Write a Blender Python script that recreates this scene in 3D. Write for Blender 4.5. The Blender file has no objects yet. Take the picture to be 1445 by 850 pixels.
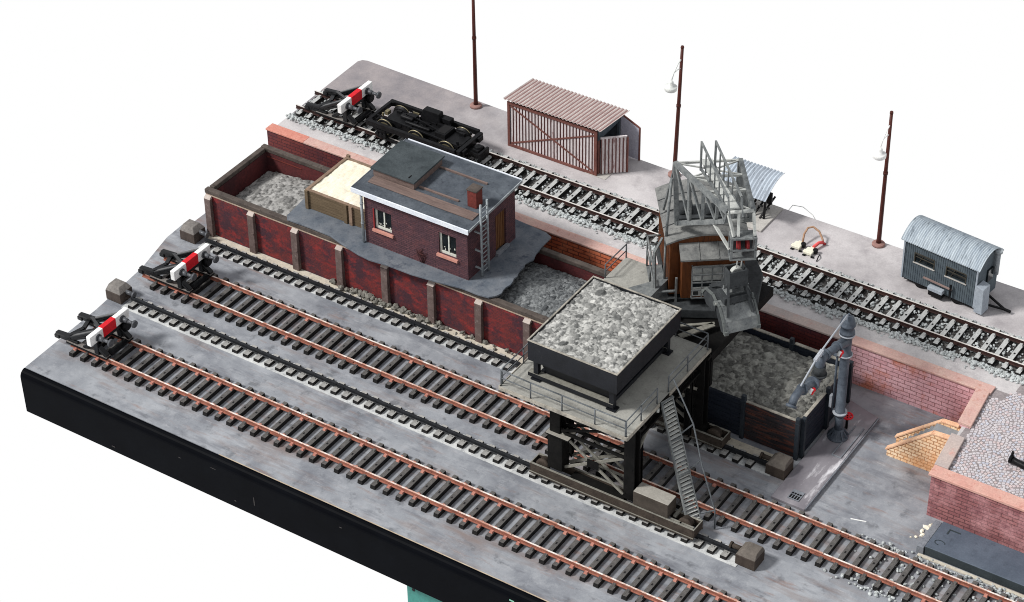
SUN_E, SUN_A, SKY = 3.5, 11, .55
import bpy, bmesh, math, random
from mathutils import Vector, Matrix, noise
random.seed(7)
S = bpy.context.scene
COL = S.collection
PI = math.pi

# ------------------------------------------------------------------ materials
def lin(c):
    return tuple(((v/255)/12.92 if v/255 <= .04045 else ((v/255+.055)/1.055)**2.4) for v in c)

class NT:
    def __init__(s, name):
        s.m = bpy.data.materials.new(name); s.m.use_nodes = True
        s.t = s.m.node_tree; s.b = s.t.nodes['Principled BSDF']
    def n(s, typ, **kw):
        nd = s.t.nodes.new(typ)
        for k, v in kw.items():
            if k.startswith('i_'):
                nd.inputs[k[2:].replace('_', ' ')].default_value = v
            else: setattr(nd, k, v)
        return nd
    def l(s, a, b): s.t.links.new(a, b)
    def coord(s, scale=(1, 1, 1), kind='Object'):
        tc = s.n('ShaderNodeTexCoord'); mp = s.n('ShaderNodeMapping')
        mp.inputs['Scale'].default_value = scale
        s.l(tc.outputs[kind], mp.inputs['Vector']); return mp.outputs['Vector']
    def noise(s, vec, scale, detail=6, rough=.6, lo=.35, hi=.65):
        nz = s.n('ShaderNodeTexNoise'); nz.inputs['Scale'].default_value = scale
        nz.inputs['Detail'].default_value = detail; nz.inputs['Roughness'].default_value = rough
        s.l(vec, nz.inputs['Vector'])
        mr = s.n('ShaderNodeMapRange'); mr.inputs['From Min'].default_value = lo; mr.inputs['From Max'].default_value = hi
        s.l(nz.outputs['Fac'], mr.inputs['Value']); return mr.outputs['Result']
    def mix(s, fac, a, b, mode='MIX'):
        mx = s.n('ShaderNodeMix', data_type='RGBA', blend_type=mode)
        for i, v in ((0, fac), (6, a), (7, b)):
            if hasattr(v, 'links') or hasattr(v, 'is_linked'): s.l(v, mx.inputs[i])
            elif i == 0: mx.inputs[0].default_value = v
            else: mx.inputs[i].default_value = (*v[:3], 1)
        return mx.outputs[2]
    def mul(s, a, k):
        m = s.n('ShaderNodeMath', operation='MULTIPLY'); s.l(a, m.inputs[0])
        if isinstance(k, (int, float)): m.inputs[1].default_value = k
        else: s.l(k, m.inputs[1])
        return m.outputs[0]
    def out(s, col, rough=.8, bump=None, bstr=.3, bdist=.05, metal=0, spec=.3):
        if isinstance(col, tuple): s.b.inputs['Base Color'].default_value = (*col[:3], 1)
        else: s.l(col, s.b.inputs['Base Color'])
        if isinstance(rough, (int, float)): s.b.inputs['Roughness'].default_value = rough
        else: s.l(rough, s.b.inputs['Roughness'])
        s.b.inputs['Metallic'].default_value = metal
        s.b.inputs['Specular IOR Level'].default_value = spec
        if bump is not None:
            bp = s.n('ShaderNodeBump'); bp.inputs['Strength'].default_value = bstr; bp.inputs['Distance'].default_value = bdist
            s.l(bump, bp.inputs['Height']); s.l(bp.outputs['Normal'], s.b.inputs['Normal'])
        return s.m

def mat(name, c1, c2=None, c3=None, scale=1.5, fine=12, rough=.8, bstr=.25, bdist=.03, stretch=(1, 1, 1), metal=0, spec=.25, w3=(.55, .72), lo=.35, hi=.65):
    """mottled paint: c1/c2 mixed by a broad noise, c3 in scattered worn patches, fine grain over all"""
    t = NT(name); v = t.coord(stretch)
    a = lin(c1); b = lin(c2 or tuple(min(255, x*1.12) for x in c1))
    col = t.mix(t.noise(v, scale, 8, .65, lo, hi), a, b)
    if c3: col = t.mix(t.noise(v, scale*2.3, 9, .7, *w3), col, lin(c3))
    g = t.noise(v, fine, 4, .7, .2, .8)
    gr = t.n('ShaderNodeMapRange'); gr.inputs['To Min'].default_value = .78; gr.inputs['To Max'].default_value = 1.2
    t.l(g, gr.inputs['Value'])
    cc = t.n('ShaderNodeCombineColor'); [t.l(gr.outputs[0], cc.inputs[i]) for i in range(3)]
    col = t.mix(1.0, col, cc.outputs[0], 'MULTIPLY')
    return t.out(col, rough, g, bstr, bdist, metal, spec)

def brick(name, cs, mortar, bw=.5, bh=.17, msize=.018, scale=1.0, patch=None, pw=(.45, .62), pscale=.5, bstr=.5, patch2=None):
    t = NT(name)
    tc = t.n('ShaderNodeTexCoord'); sp = t.n('ShaderNodeSeparateXYZ'); t.l(tc.outputs['Object'], sp.inputs[0])
    ad = t.n('ShaderNodeMath', operation='ADD'); t.l(sp.outputs[0], ad.inputs[0]); t.l(sp.outputs[1], ad.inputs[1])
    cb = t.n('ShaderNodeCombineXYZ'); t.l(ad.outputs[0], cb.inputs[0]); t.l(sp.outputs[2], cb.inputs[1])
    # wobble so that the courses are not ruler-straight
    nz = t.n('ShaderNodeTexNoise'); nz.inputs['Scale'].default_value = 3.0; t.l(tc.outputs['Object'], nz.inputs['Vector'])
    vm = t.n('ShaderNodeVectorMath', operation='MULTIPLY_ADD'); t.l(nz.outputs['Color'], vm.inputs[0]); vm.inputs[1].default_value = (.05, .05, 0); t.l(cb.outputs[0], vm.inputs[2])
    br = t.n('ShaderNodeTexBrick'); t.l(vm.outputs[0], br.inputs['Vector'])
    br.inputs['Scale'].default_value = scale; br.inputs['Mortar Size'].default_value = msize; br.inputs['Mortar Smooth'].default_value = .3
    br.inputs['Brick Width'].default_value = bw; br.inputs['Row Height'].default_value = bh
    br.inputs['Color1'].default_value = (*lin(cs[0]), 1); br.inputs['Color2'].default_value = (*lin(cs[1]), 1); br.inputs['Mortar'].default_value = (*lin(mortar), 1)
    col = br.outputs['Color']
    v = t.coord()
    if patch: col = t.mix(t.mul(t.noise(v, pscale, 7, .65, *pw), .8), col, lin(patch))
    if patch2: col = t.mix(t.mul(t.noise(t.coord((1.3, 1.3, 2)), pscale*1.7, 8, .7, .5, .66), .8), col, lin(patch2))
    g = t.noise(v, 9, 6, .7, .25, .75)
    gr = t.n('ShaderNodeMapRange'); gr.inputs['To Min'].default_value = .65; gr.inputs['To Max'].default_value = 1.3
    t.l(g, gr.inputs['Value']); cc = t.n('ShaderNodeCombineColor'); [t.l(gr.outputs[0], cc.inputs[i]) for i in range(3)]
    col = t.mix(1.0, col, cc.outputs[0], 'MULTIPLY')
    inv = t.n('ShaderNodeMath', operation='SUBTRACT'); inv.inputs[0].default_value = 1; t.l(br.outputs['Fac'], inv.inputs[1])
    return t.out(col, .85, inv.outputs[0], bstr, .04)

M = {}
def yard():
    t = NT('yard_paint'); v = t.coord()
    col = t.mix(t.noise(v, .35, 8, .65, .35, .65), lin((120, 123, 130)), lin((162, 165, 170)))
    col = t.mix(t.mul(t.noise(v, 1.1, 10, .7, .5, .7), .6), col, lin((176, 178, 182)))
    col = t.mix(t.mul(t.noise(t.coord((.35, 1.6, 1)), .8, 8, .65, .53, .68), .7), col, lin((96, 98, 106)))
    col = t.mix(t.mul(t.noise(t.coord((.25, 1.5, 1)), .5, 7, .65, .52, .68), .75), col, lin((132, 116, 110)))
    col = t.mix(t.mul(t.noise(t.coord((.3, 1.4, 1)), 1.1, 8, .7, .57, .69), .6), col, lin((138, 108, 95)))
    col = t.mix(t.mul(t.noise(v, 1.2, 6, .6, .58, .68), .6), col, lin((92, 94, 99)))
    col = t.mix(t.mul(t.noise(t.coord((.5, 3.2, 1)), 1.6, 8, .7, .6, .72), .6), col, lin((188, 188, 190)))
    g = t.noise(v, 14, 6, .8, .2, .8)
    gr = t.n('ShaderNodeMapRange'); gr.inputs['To Min'].default_value = .86; gr.inputs['To Max'].default_value = 1.12
    t.l(g, gr.inputs['Value']); cc = t.n('ShaderNodeCombineColor'); [t.l(gr.outputs[0], cc.inputs[i]) for i in range(3)]
    col = t.mix(1.0, col, cc.outputs[0], 'MULTIPLY')
    return t.out(col, .72, g, .25, .03)
M['yard'] = yard()
def upper():
    t = NT('platform_paint'); v = t.coord()
    tc = t.n('ShaderNodeTexCoord'); sp = t.n('ShaderNodeSeparateXYZ'); t.l(tc.outputs['Object'], sp.inputs[0])
    nz = t.noise(v, .5, 7, .65, .3, .7)
    def ramp(sock, a, b, k):                       # broad zones of tone along one axis, with a ragged edge
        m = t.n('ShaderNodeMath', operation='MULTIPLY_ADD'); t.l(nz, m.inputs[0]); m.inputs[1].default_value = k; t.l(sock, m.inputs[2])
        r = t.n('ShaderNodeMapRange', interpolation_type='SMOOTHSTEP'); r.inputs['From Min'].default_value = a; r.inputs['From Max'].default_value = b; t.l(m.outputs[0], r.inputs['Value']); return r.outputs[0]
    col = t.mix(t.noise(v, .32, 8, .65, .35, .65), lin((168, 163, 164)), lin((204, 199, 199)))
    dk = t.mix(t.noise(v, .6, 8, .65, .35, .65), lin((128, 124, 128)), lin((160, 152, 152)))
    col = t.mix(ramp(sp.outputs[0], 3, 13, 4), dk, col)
    col = t.mix(ramp(sp.outputs[1], 19.9, 21.0, .8), t.mix(t.noise(v, .9, 8, .65, .35, .65), lin((188, 184, 184)), lin((208, 203, 202))), col)
    col = t.mix(t.mul(t.noise(v, 1.1, 9, .7, .5, .75), .7), col, lin((146, 140, 143)))
    g = t.noise(v, 12, 5, .75, .2, .8)
    gr = t.n('ShaderNodeMapRange'); gr.inputs['To Min'].default_value = .84; gr.inputs['To Max'].default_value = 1.14
    t.l(g, gr.inputs['Value']); cc = t.n('ShaderNodeCombineColor'); [t.l(gr.outputs[0], cc.inputs[k]) for k in range(3)]
    col = t.mix(1.0, col, cc.outputs[0], 'MULTIPLY')
    return t.out(col, .85, g, .25, .03)
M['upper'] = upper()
M['fascia'] = mat('black_fascia', (4, 5, 9), (7, 9, 14), (22, 24, 30), scale=.5, fine=5, rough=.5, bstr=.04, w3=(.64, .88), spec=.03)
M['fleck'] = mat('green_fleck', (120, 170, 150))
M['scuff'] = mat('pale_scuff', (52, 50, 50), (74, 70, 68), scale=6)
M['edge_wood'] = mat('raw_edge', (196, 182, 160), (168, 150, 130), scale=2)
M['teal'] = mat('teal_paint', (58, 124, 116), (70, 140, 130), (44, 100, 96), scale=.6, fine=4, rough=.5)
M['rust'] = mat('rusty_rail', (132, 82, 68), (164, 106, 88), (96, 58, 48), scale=3, fine=14)
M['railtop'] = mat('bright_steel', (188, 132, 112), (220, 180, 162), (244, 238, 230), scale=.9, rough=.4, metal=.1, w3=(.45, .58))
M['rust_dk'] = mat('brown_rail', (44, 31, 29), (66, 42, 38), (30, 24, 23), scale=3)
M['railtop2'] = mat('worn_steel', (206, 198, 190), (240, 237, 231), (132, 92, 80), scale=1.2, rough=.35, metal=.2, w3=(.58, .72))
M['black_rail'] = mat('black_rail', (26, 28, 31), (40, 42, 46), scale=3, rough=.6)
M['sl_side'] = mat('sleeper_side', (24, 23, 23), (40, 38, 37), scale=4)
M['sl_top'] = mat('sleeper_top', (78, 76, 75), (108, 105, 102), (54, 53, 53), scale=5, stretch=(3, 1, 1), w3=(.52, .7))
M['sl_top2'] = mat('sleeper_top_dusty', (168, 169, 168), (196, 197, 195), (122, 122, 121), scale=4, stretch=(3, 1, 1))
M['sl_topb'] = mat('crane_sleeper_top', (134, 133, 130), (172, 170, 166), (96, 95, 94), scale=4)
M['sl_hole'] = mat('sleeper_pin', (26, 25, 26))
M['chair'] = mat('rail_chair_rust', (176, 116, 102), (196, 138, 122), (120, 86, 78), scale=5)
M['chair2'] = mat('rail_chair_grey', (120, 108, 102), (150, 136, 128), scale=5)
M['plaster'] = mat('crane_rail_plaster', (186, 188, 188), (214, 215, 213), (146, 148, 152), scale=1.2, w3=(.52, .7))
M['cream_strip'] = mat('cream_strip', (192, 184, 168), (212, 204, 188), (150, 146, 140), scale=1.6)
M['black'] = mat('black_plastic', (15, 15, 17), (25, 25, 27), (50, 48, 48), scale=3, rough=.45, w3=(.64, .82), spec=.15)
M['black_gloss'] = mat('black_gloss', (16, 17, 19), (24, 25, 27), scale=3, rough=.3, spec=.35, bstr=.05)
M['white'] = mat('white_paint', (236, 236, 234), (246, 246, 244), scale=3, rough=.5, bstr=.05)
M['red'] = mat('signal_red', (204, 20, 34), (214, 30, 42), scale=3, rough=.45, bstr=.05)
M['gunmetal'] = mat('gunmetal', (74, 76, 80), (104, 106, 110), (52, 52, 56), scale=4, rough=.45, metal=.3)
M['block_top'] = mat('block_stone_grey', (108, 104, 101), (136, 131, 126), (80, 76, 74), scale=2.5)
M['block_dark_top'] = mat('block_dark_top', (92, 86, 80), (112, 105, 98), (70, 65, 60), scale=2.5)
M['block_dark'] = mat('block_dark_side', (60, 52, 47), (76, 67, 60), scale=2.5)
M['block_side'] = mat('block_stone_brown', (68, 60, 56), (86, 76, 70), (52, 47, 45), scale=2.5)
M['bunker'] = brick('bunker_brick', ((102, 44, 45), (118, 50, 49)), (78, 48, 52), .26, .095, .010, patch=(58, 42, 52), pw=(.43, .58), pscale=.8, bstr=.15, patch2=(150, 50, 47))
M['bunker_in'] = brick('bunker_brick_inside', ((88, 38, 40), (100, 44, 44)), (72, 40, 42), .22, .075, .006, patch=(64, 36, 40), bstr=.15)
M['cap'] = mat('weathered_coping', (70, 63, 59), (94, 85, 79), (52, 42, 39), scale=1.6)
M['cap_edge'] = mat('pale_coping_edge', (186, 168, 150), (160, 140, 124), scale=2)
M['pillar'] = mat('concrete_post', (92, 78, 74), (116, 100, 96), (160, 146, 140), scale=2.5, w3=(.58, .74))
M['pillar_cap'] = mat('concrete_post_cap', (196, 184, 176), (176, 164, 156))
M['slab'] = mat('blue_grey_slab', (88, 96, 106), (118, 122, 128), (68, 75, 87), scale=.8, fine=14, w3=(.52, .7))
M['wood'] = mat('bin_planks', (92, 78, 60), (112, 96, 76), (66, 54, 42), scale=2, stretch=(.4, .4, 6), fine=6)
M['wood_post'] = mat('bin_posts', (150, 126, 108), (124, 104, 88), (96, 80, 68), scale=2)
M['sand'] = mat('cream_sand', (236, 226, 202), (244, 237, 220), (220, 202, 166), scale=.8, fine=16, w3=(.58, .8), bstr=.1)
M['hut'] = brick('hut_brick', ((82, 56, 62), (104, 70, 74)), (54, 42, 50), .32, .115, .014, patch=(74, 52, 60), pscale=.7, bstr=.6, patch2=(104, 64, 66))
M['felt'] = mat('roof_felt', (66, 72, 80), (90, 96, 103), (52, 56, 64), scale=1.2, fine=9, bstr=.5)
M['felt2'] = mat('roof_felt_hatch', (54, 61, 64), (72, 79, 82), (44, 49, 53), scale=1.0, fine=10, bstr=.5)
M['plank'] = mat('roof_plank', (104, 88, 83), (126, 108, 101), (78, 66, 63), scale=1.5, stretch=(.4, 4, 1))
M['fasciaw'] = mat('white_gutter_board', (214, 220, 230), (232, 236, 242), scale=1.5, rough=.5)
M['zinc'] = mat('pale_zinc', (134, 141, 146), (164, 170, 173), (98, 105, 111), scale=2.5, rough=.5)
M['zinc_dk'] = mat('grey_pipe', (110, 114, 122), (134, 138, 144), scale=3, rough=.5)
M['sill'] = mat('pink_sill', (206, 150, 136), (190, 132, 118), scale=3)
M['frame_red'] = mat('red_reveal', (132, 40, 44), (150, 50, 50), scale=3)
M['frame_w'] = mat('cream_window_frame', (196, 200, 190), (216, 218, 208), scale=4)
M['glass'] = mat('dark_window_glass', (16, 22, 26), (26, 34, 38), scale=4, rough=.12, spec=.5, bstr=0)
M['door'] = mat('brown_door', (104, 72, 44), (122, 86, 54), (82, 56, 36), scale=2, stretch=(5, 5, .5))
M['chimney'] = brick('chimney_brick', ((100, 46, 40), (116, 52, 44)), (110, 50, 46), .2, .08, .008, bstr=.3)
M['creeper'] = mat('dry_creeper', (62, 34, 36), (80, 46, 44), scale=6)
M['retain'] = brick('retaining_brick', ((220, 124, 86), (204, 104, 70)), (134, 70, 52), .66, .23, .03, patch=(226, 150, 112), pw=(.5, .68), pscale=.45, bstr=1)
M['retain_pink'] = brick('pink_brick', ((232, 186, 192), (216, 164, 170)), (170, 120, 122), .66, .23, .018, patch=(206, 118, 84), pw=(.47, .58), pscale=.34, bstr=1)
M['retain_dk'] = brick('dark_brick', ((104, 48, 48), (118, 56, 52)), (74, 38, 42), .62, .21, .02, patch=(70, 44, 54), pscale=.35, bstr=.6)
M['dockwall'] = brick('dock_brick', ((168, 112, 112), (148, 94, 96)), (116, 78, 80), .55, .2, .022, patch=(206, 152, 154), pw=(.48, .64), pscale=.6, bstr=.9, patch2=(132, 84, 90))
M['cop'] = mat('pink_coping', (200, 160, 152), (208, 176, 164), (186, 130, 114), scale=1.2, w3=(.54, .72))
M['cop_dust'] = mat('dusty_coping', (178, 166, 162), (194, 176, 168), (200, 156, 146), scale=.5, w3=(.54, .68))
M['cop_red'] = mat('salmon_coping', (204, 132, 116), (212, 150, 134), (182, 110, 98), scale=1.5)
M['step_brick'] = brick('ochre_step_brick', ((255, 226, 190), (252, 212, 168)), (206, 152, 110), .34, .19, .022, patch=(244, 178, 122), pscale=.9, bstr=.9)
M['step_tread'] = mat('grey_tread', (128, 130, 134), (146, 148, 150), scale=2)
M['cop_ochre'] = mat('ochre_coping', (222, 172, 138), (234, 196, 162), (208, 142, 110), scale=2, w3=(.55, .7))
M['cop_front'] = mat('pale_salmon_coping', (206, 154, 142), (214, 172, 158), (190, 128, 114), scale=1.2, w3=(.54, .72))
M['stone1'] = mat('cobble_pale', (206, 200, 202), (190, 184, 188), (218, 208, 204), scale=2)
M['stone2'] = mat('cobble_pinkish', (208, 190, 186), (192, 178, 182), scale=2)
M['stone3'] = mat('cobble_bluish', (182, 184, 196), (196, 196, 204), scale=2)
M['joint'] = mat('cobble_joint', (136, 128, 129), (152, 144, 144), scale=3)
M['darkslab'] = mat('dark_blue_slab', (76, 86, 99), (92, 102, 115), (66, 75, 86), scale=.8, rough=.45, spec=.4, bstr=.1)
M['darkslab_side'] = mat('dark_slab_side', (46, 54, 58), (58, 66, 70), scale=1)
M['shed'] = mat('worn_maroon_sheet', (134, 98, 96), (150, 114, 111), (182, 168, 168), scale=1.2, stretch=(3, 3, .35), w3=(.58, .7))
M['shed_white'] = mat('worn_white_ridge', (226, 220, 220), (206, 194, 194), (136, 96, 94), scale=1.1, stretch=(3, 3, .5), w3=(.56, .68))
M['shed_frame'] = mat('maroon_frame', (108, 68, 62), (126, 82, 74), (92, 56, 53), scale=2)
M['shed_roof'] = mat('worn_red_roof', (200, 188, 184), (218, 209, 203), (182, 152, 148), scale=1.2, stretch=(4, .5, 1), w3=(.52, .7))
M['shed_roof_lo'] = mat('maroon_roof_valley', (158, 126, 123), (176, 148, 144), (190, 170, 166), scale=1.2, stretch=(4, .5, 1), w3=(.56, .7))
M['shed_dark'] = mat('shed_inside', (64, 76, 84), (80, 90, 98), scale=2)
M['lilac'] = mat('lilac_grey', (188, 188, 204), (200, 200, 212), scale=1.5)
M['pad'] = mat('concrete_pad', (176, 172, 166), (194, 190, 184), (150, 146, 142), scale=1.2)
M['polebr'] = mat('brown_pole', (70, 32, 26), (84, 42, 34), scale=3, rough=.5)
M['pole_base'] = mat('pole_base', (142, 108, 102), (160, 124, 116), scale=3)
M['lampw'] = mat('lamp_white', (214, 216, 212), (228, 230, 226), scale=4, rough=.4)
M['lampg'] = mat('lamp_grey', (150, 156, 158), (170, 174, 176), scale=4)
M['trailer'] = mat('slate_boards', (78, 88, 96), (90, 100, 106), (68, 78, 86), scale=2)
M['tr_bar'] = mat('dark_window_bar', (54, 52, 46), (72, 68, 60), scale=4)
M['tr_roof'] = mat('pale_blue_sheet', (160, 171, 181), (190, 199, 205), (112, 121, 129), scale=1.3, stretch=(3, .5, .5), w3=(.52, .66), rough=.6)
M['shelter_roof'] = mat('silver_blue_sheet', (162, 170, 180), (192, 202, 212), (110, 116, 124), scale=1.4, stretch=(3, .5, .5), w3=(.54, .68))
M['box_grey'] = mat('light_grey_box', (150, 158, 168), (168, 176, 184), scale=2)
M['board_br'] = mat('brown_bench', (128, 108, 104), (146, 126, 120), scale=2)
M['dk_plank'] = mat('blue_black_planks', (26, 32, 44), (38, 44, 54), (50, 54, 62), scale=1.6, stretch=(.5, .5, 3), rough=.55)
M['dk_plank_rust'] = mat('rusty_dark_planks', (38, 36, 40), (48, 44, 46), (92, 56, 46), scale=1.2, stretch=(.4, .4, 2.5), w3=(.48, .62), rough=.6)
M['dk_post'] = mat('dark_post', (34, 40, 48), (48, 54, 60), scale=2, rough=.5)
M['gantry'] = mat('sooty_black', (15, 15, 15), (25, 24, 23), (58, 56, 51), scale=2, rough=.6, w3=(.64, .82), spec=.12)
M['gantry_lt'] = mat('dry_brushed_steel', (116, 114, 106), (142, 140, 131), (80, 78, 72), scale=2.5)
M['gantry_br'] = mat('grimy_beam', (56, 48, 42), (74, 65, 57), (42, 37, 33), scale=2)
M['deck'] = mat('deck_grey', (148, 147, 141), (168, 167, 160), (122, 120, 115), scale=1.3, fine=14)
M['railing'] = mat('railing_grey', (82, 86, 90), (108, 112, 115), scale=3, rough=.5)
M['hopper'] = mat('black_hopper', (19, 21, 26), (28, 30, 36), (44, 45, 48), scale=1.3, rough=.5, w3=(.6, .8))
M['rim'] = mat('worn_rim', (128, 124, 116), (178, 172, 160), (84, 82, 78), scale=2)
M['cabinet'] = mat('cabinet_brown', (62, 56, 50), (76, 69, 62), scale=2)
M['cabinet_top'] = mat('cabinet_pale_top', (150, 146, 138), (162, 158, 150), scale=2)  # top faces, paler than the sides
M['cabwood'] = mat('brown_timber', (78, 42, 16), (100, 55, 24), (54, 29, 13), scale=1.2, stretch=(4, 4, .5), rough=.55, w3=(.52, .7))
M['cabroof'] = mat('tarred_roof', (104, 105, 104), (134, 134, 131), (80, 81, 82), scale=1.2, w3=(.52, .7))
M['cranegrey'] = mat('crane_grey', (94, 98, 100), (132, 135, 134), (64, 68, 70), scale=2.5, rough=.55)
M['cranelt'] = mat('crane_pale_grey', (168, 171, 168), (198, 199, 194), (118, 121, 120), scale=2.5)
M['cranedk'] = mat('crane_dark', (46, 49, 51), (66, 69, 71), (34, 36, 38), scale=2)
M['grabgrey'] = mat('grab_grey', (88, 92, 92), (112, 116, 114), (176, 176, 168), scale=2, rough=.5, w3=(.6, .72))
M['watercrane'] = mat('water_crane_grey', (66, 73, 83), (90, 98, 108), (46, 52, 60), scale=2, rough=.45, w3=(.55, .75))
M['watercrane_lt'] = mat('water_crane_flange', (162, 166, 174), (178, 182, 188), scale=3)
M['brass'] = mat('wheel_brass', (128, 120, 96), (160, 150, 118), rough=.35, metal=.6, spec=.4)
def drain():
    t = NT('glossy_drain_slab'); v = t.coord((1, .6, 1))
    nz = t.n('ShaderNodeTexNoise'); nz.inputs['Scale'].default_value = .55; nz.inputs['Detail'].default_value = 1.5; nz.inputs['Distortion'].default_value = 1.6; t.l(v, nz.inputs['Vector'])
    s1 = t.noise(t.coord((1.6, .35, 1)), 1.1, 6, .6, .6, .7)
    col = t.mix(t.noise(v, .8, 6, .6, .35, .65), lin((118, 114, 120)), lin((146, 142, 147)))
    col = t.mix(t.mul(s1, .85), col, lin((228, 226, 230)))  # pale streaks: white reflections painted into the slab colour
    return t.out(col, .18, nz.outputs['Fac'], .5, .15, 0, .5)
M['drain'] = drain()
M['wire_br'] = mat('brown_wire', (176, 142, 116), (160, 126, 102), scale=5)
M['wire_red'] = mat('red_sleeve', (222, 84, 84), (230, 100, 98), scale=5)
M['cream'] = mat('cream_plastic', (236, 234, 214), (226, 222, 204), scale=5)
M['ballast'] = mat('pale_ballast', (196, 200, 200), (176, 181, 181), (220, 222, 220), scale=4)
M['ballast2'] = mat('grey_ballast', (156, 160, 160), (180, 184, 182), scale=4)
M['gap_shade'] = mat('sleeper_gap_shade', (44, 43, 43), (70, 68, 66), (150, 148, 146), scale=1.6, w3=(.52, .68))  # dark tone stands in for the shadow between the sleepers
M['rubble'] = mat('rubble_grey', (110, 108, 102), (132, 130, 122), (86, 86, 82), scale=3)
def coal(name, dark, mid, pale, sc=2.2):
    t = NT(name); v = t.coord()
    at = t.n('ShaderNodeAttribute', attribute_name='lump')          # each lump's own tone, dark coal to dusty
    col = t.mix(t.noise(v, sc, 8, .7, .36, .64), lin(mid), lin(pale))
    col = t.mix(at.outputs['Fac'], col, lin(dark))
    col = t.mix(t.mul(t.noise(v, sc*5, 6, .75, .54, .72), .35), col, lin(dark))
    g = t.noise(v, 9, 6, .75, .2, .8)
    return t.out(col, .75, g, .6, .06)
M['coal_a'] = coal('dusty_coal_hopper', (82, 83, 82), (166, 166, 162), (212, 211, 206))
M['coal_b'] = coal('dusty_coal_pale', (96, 95, 93), (146, 145, 142), (178, 176, 173))
M['coal_c'] = coal('dusty_coal_mid', (64, 67, 70), (112, 115, 117), (154, 157, 157), 2.8)
M['coal_d'] = coal('dusty_coal_warm', (80, 79, 76), (138, 137, 131), (180, 179, 171))

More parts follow.
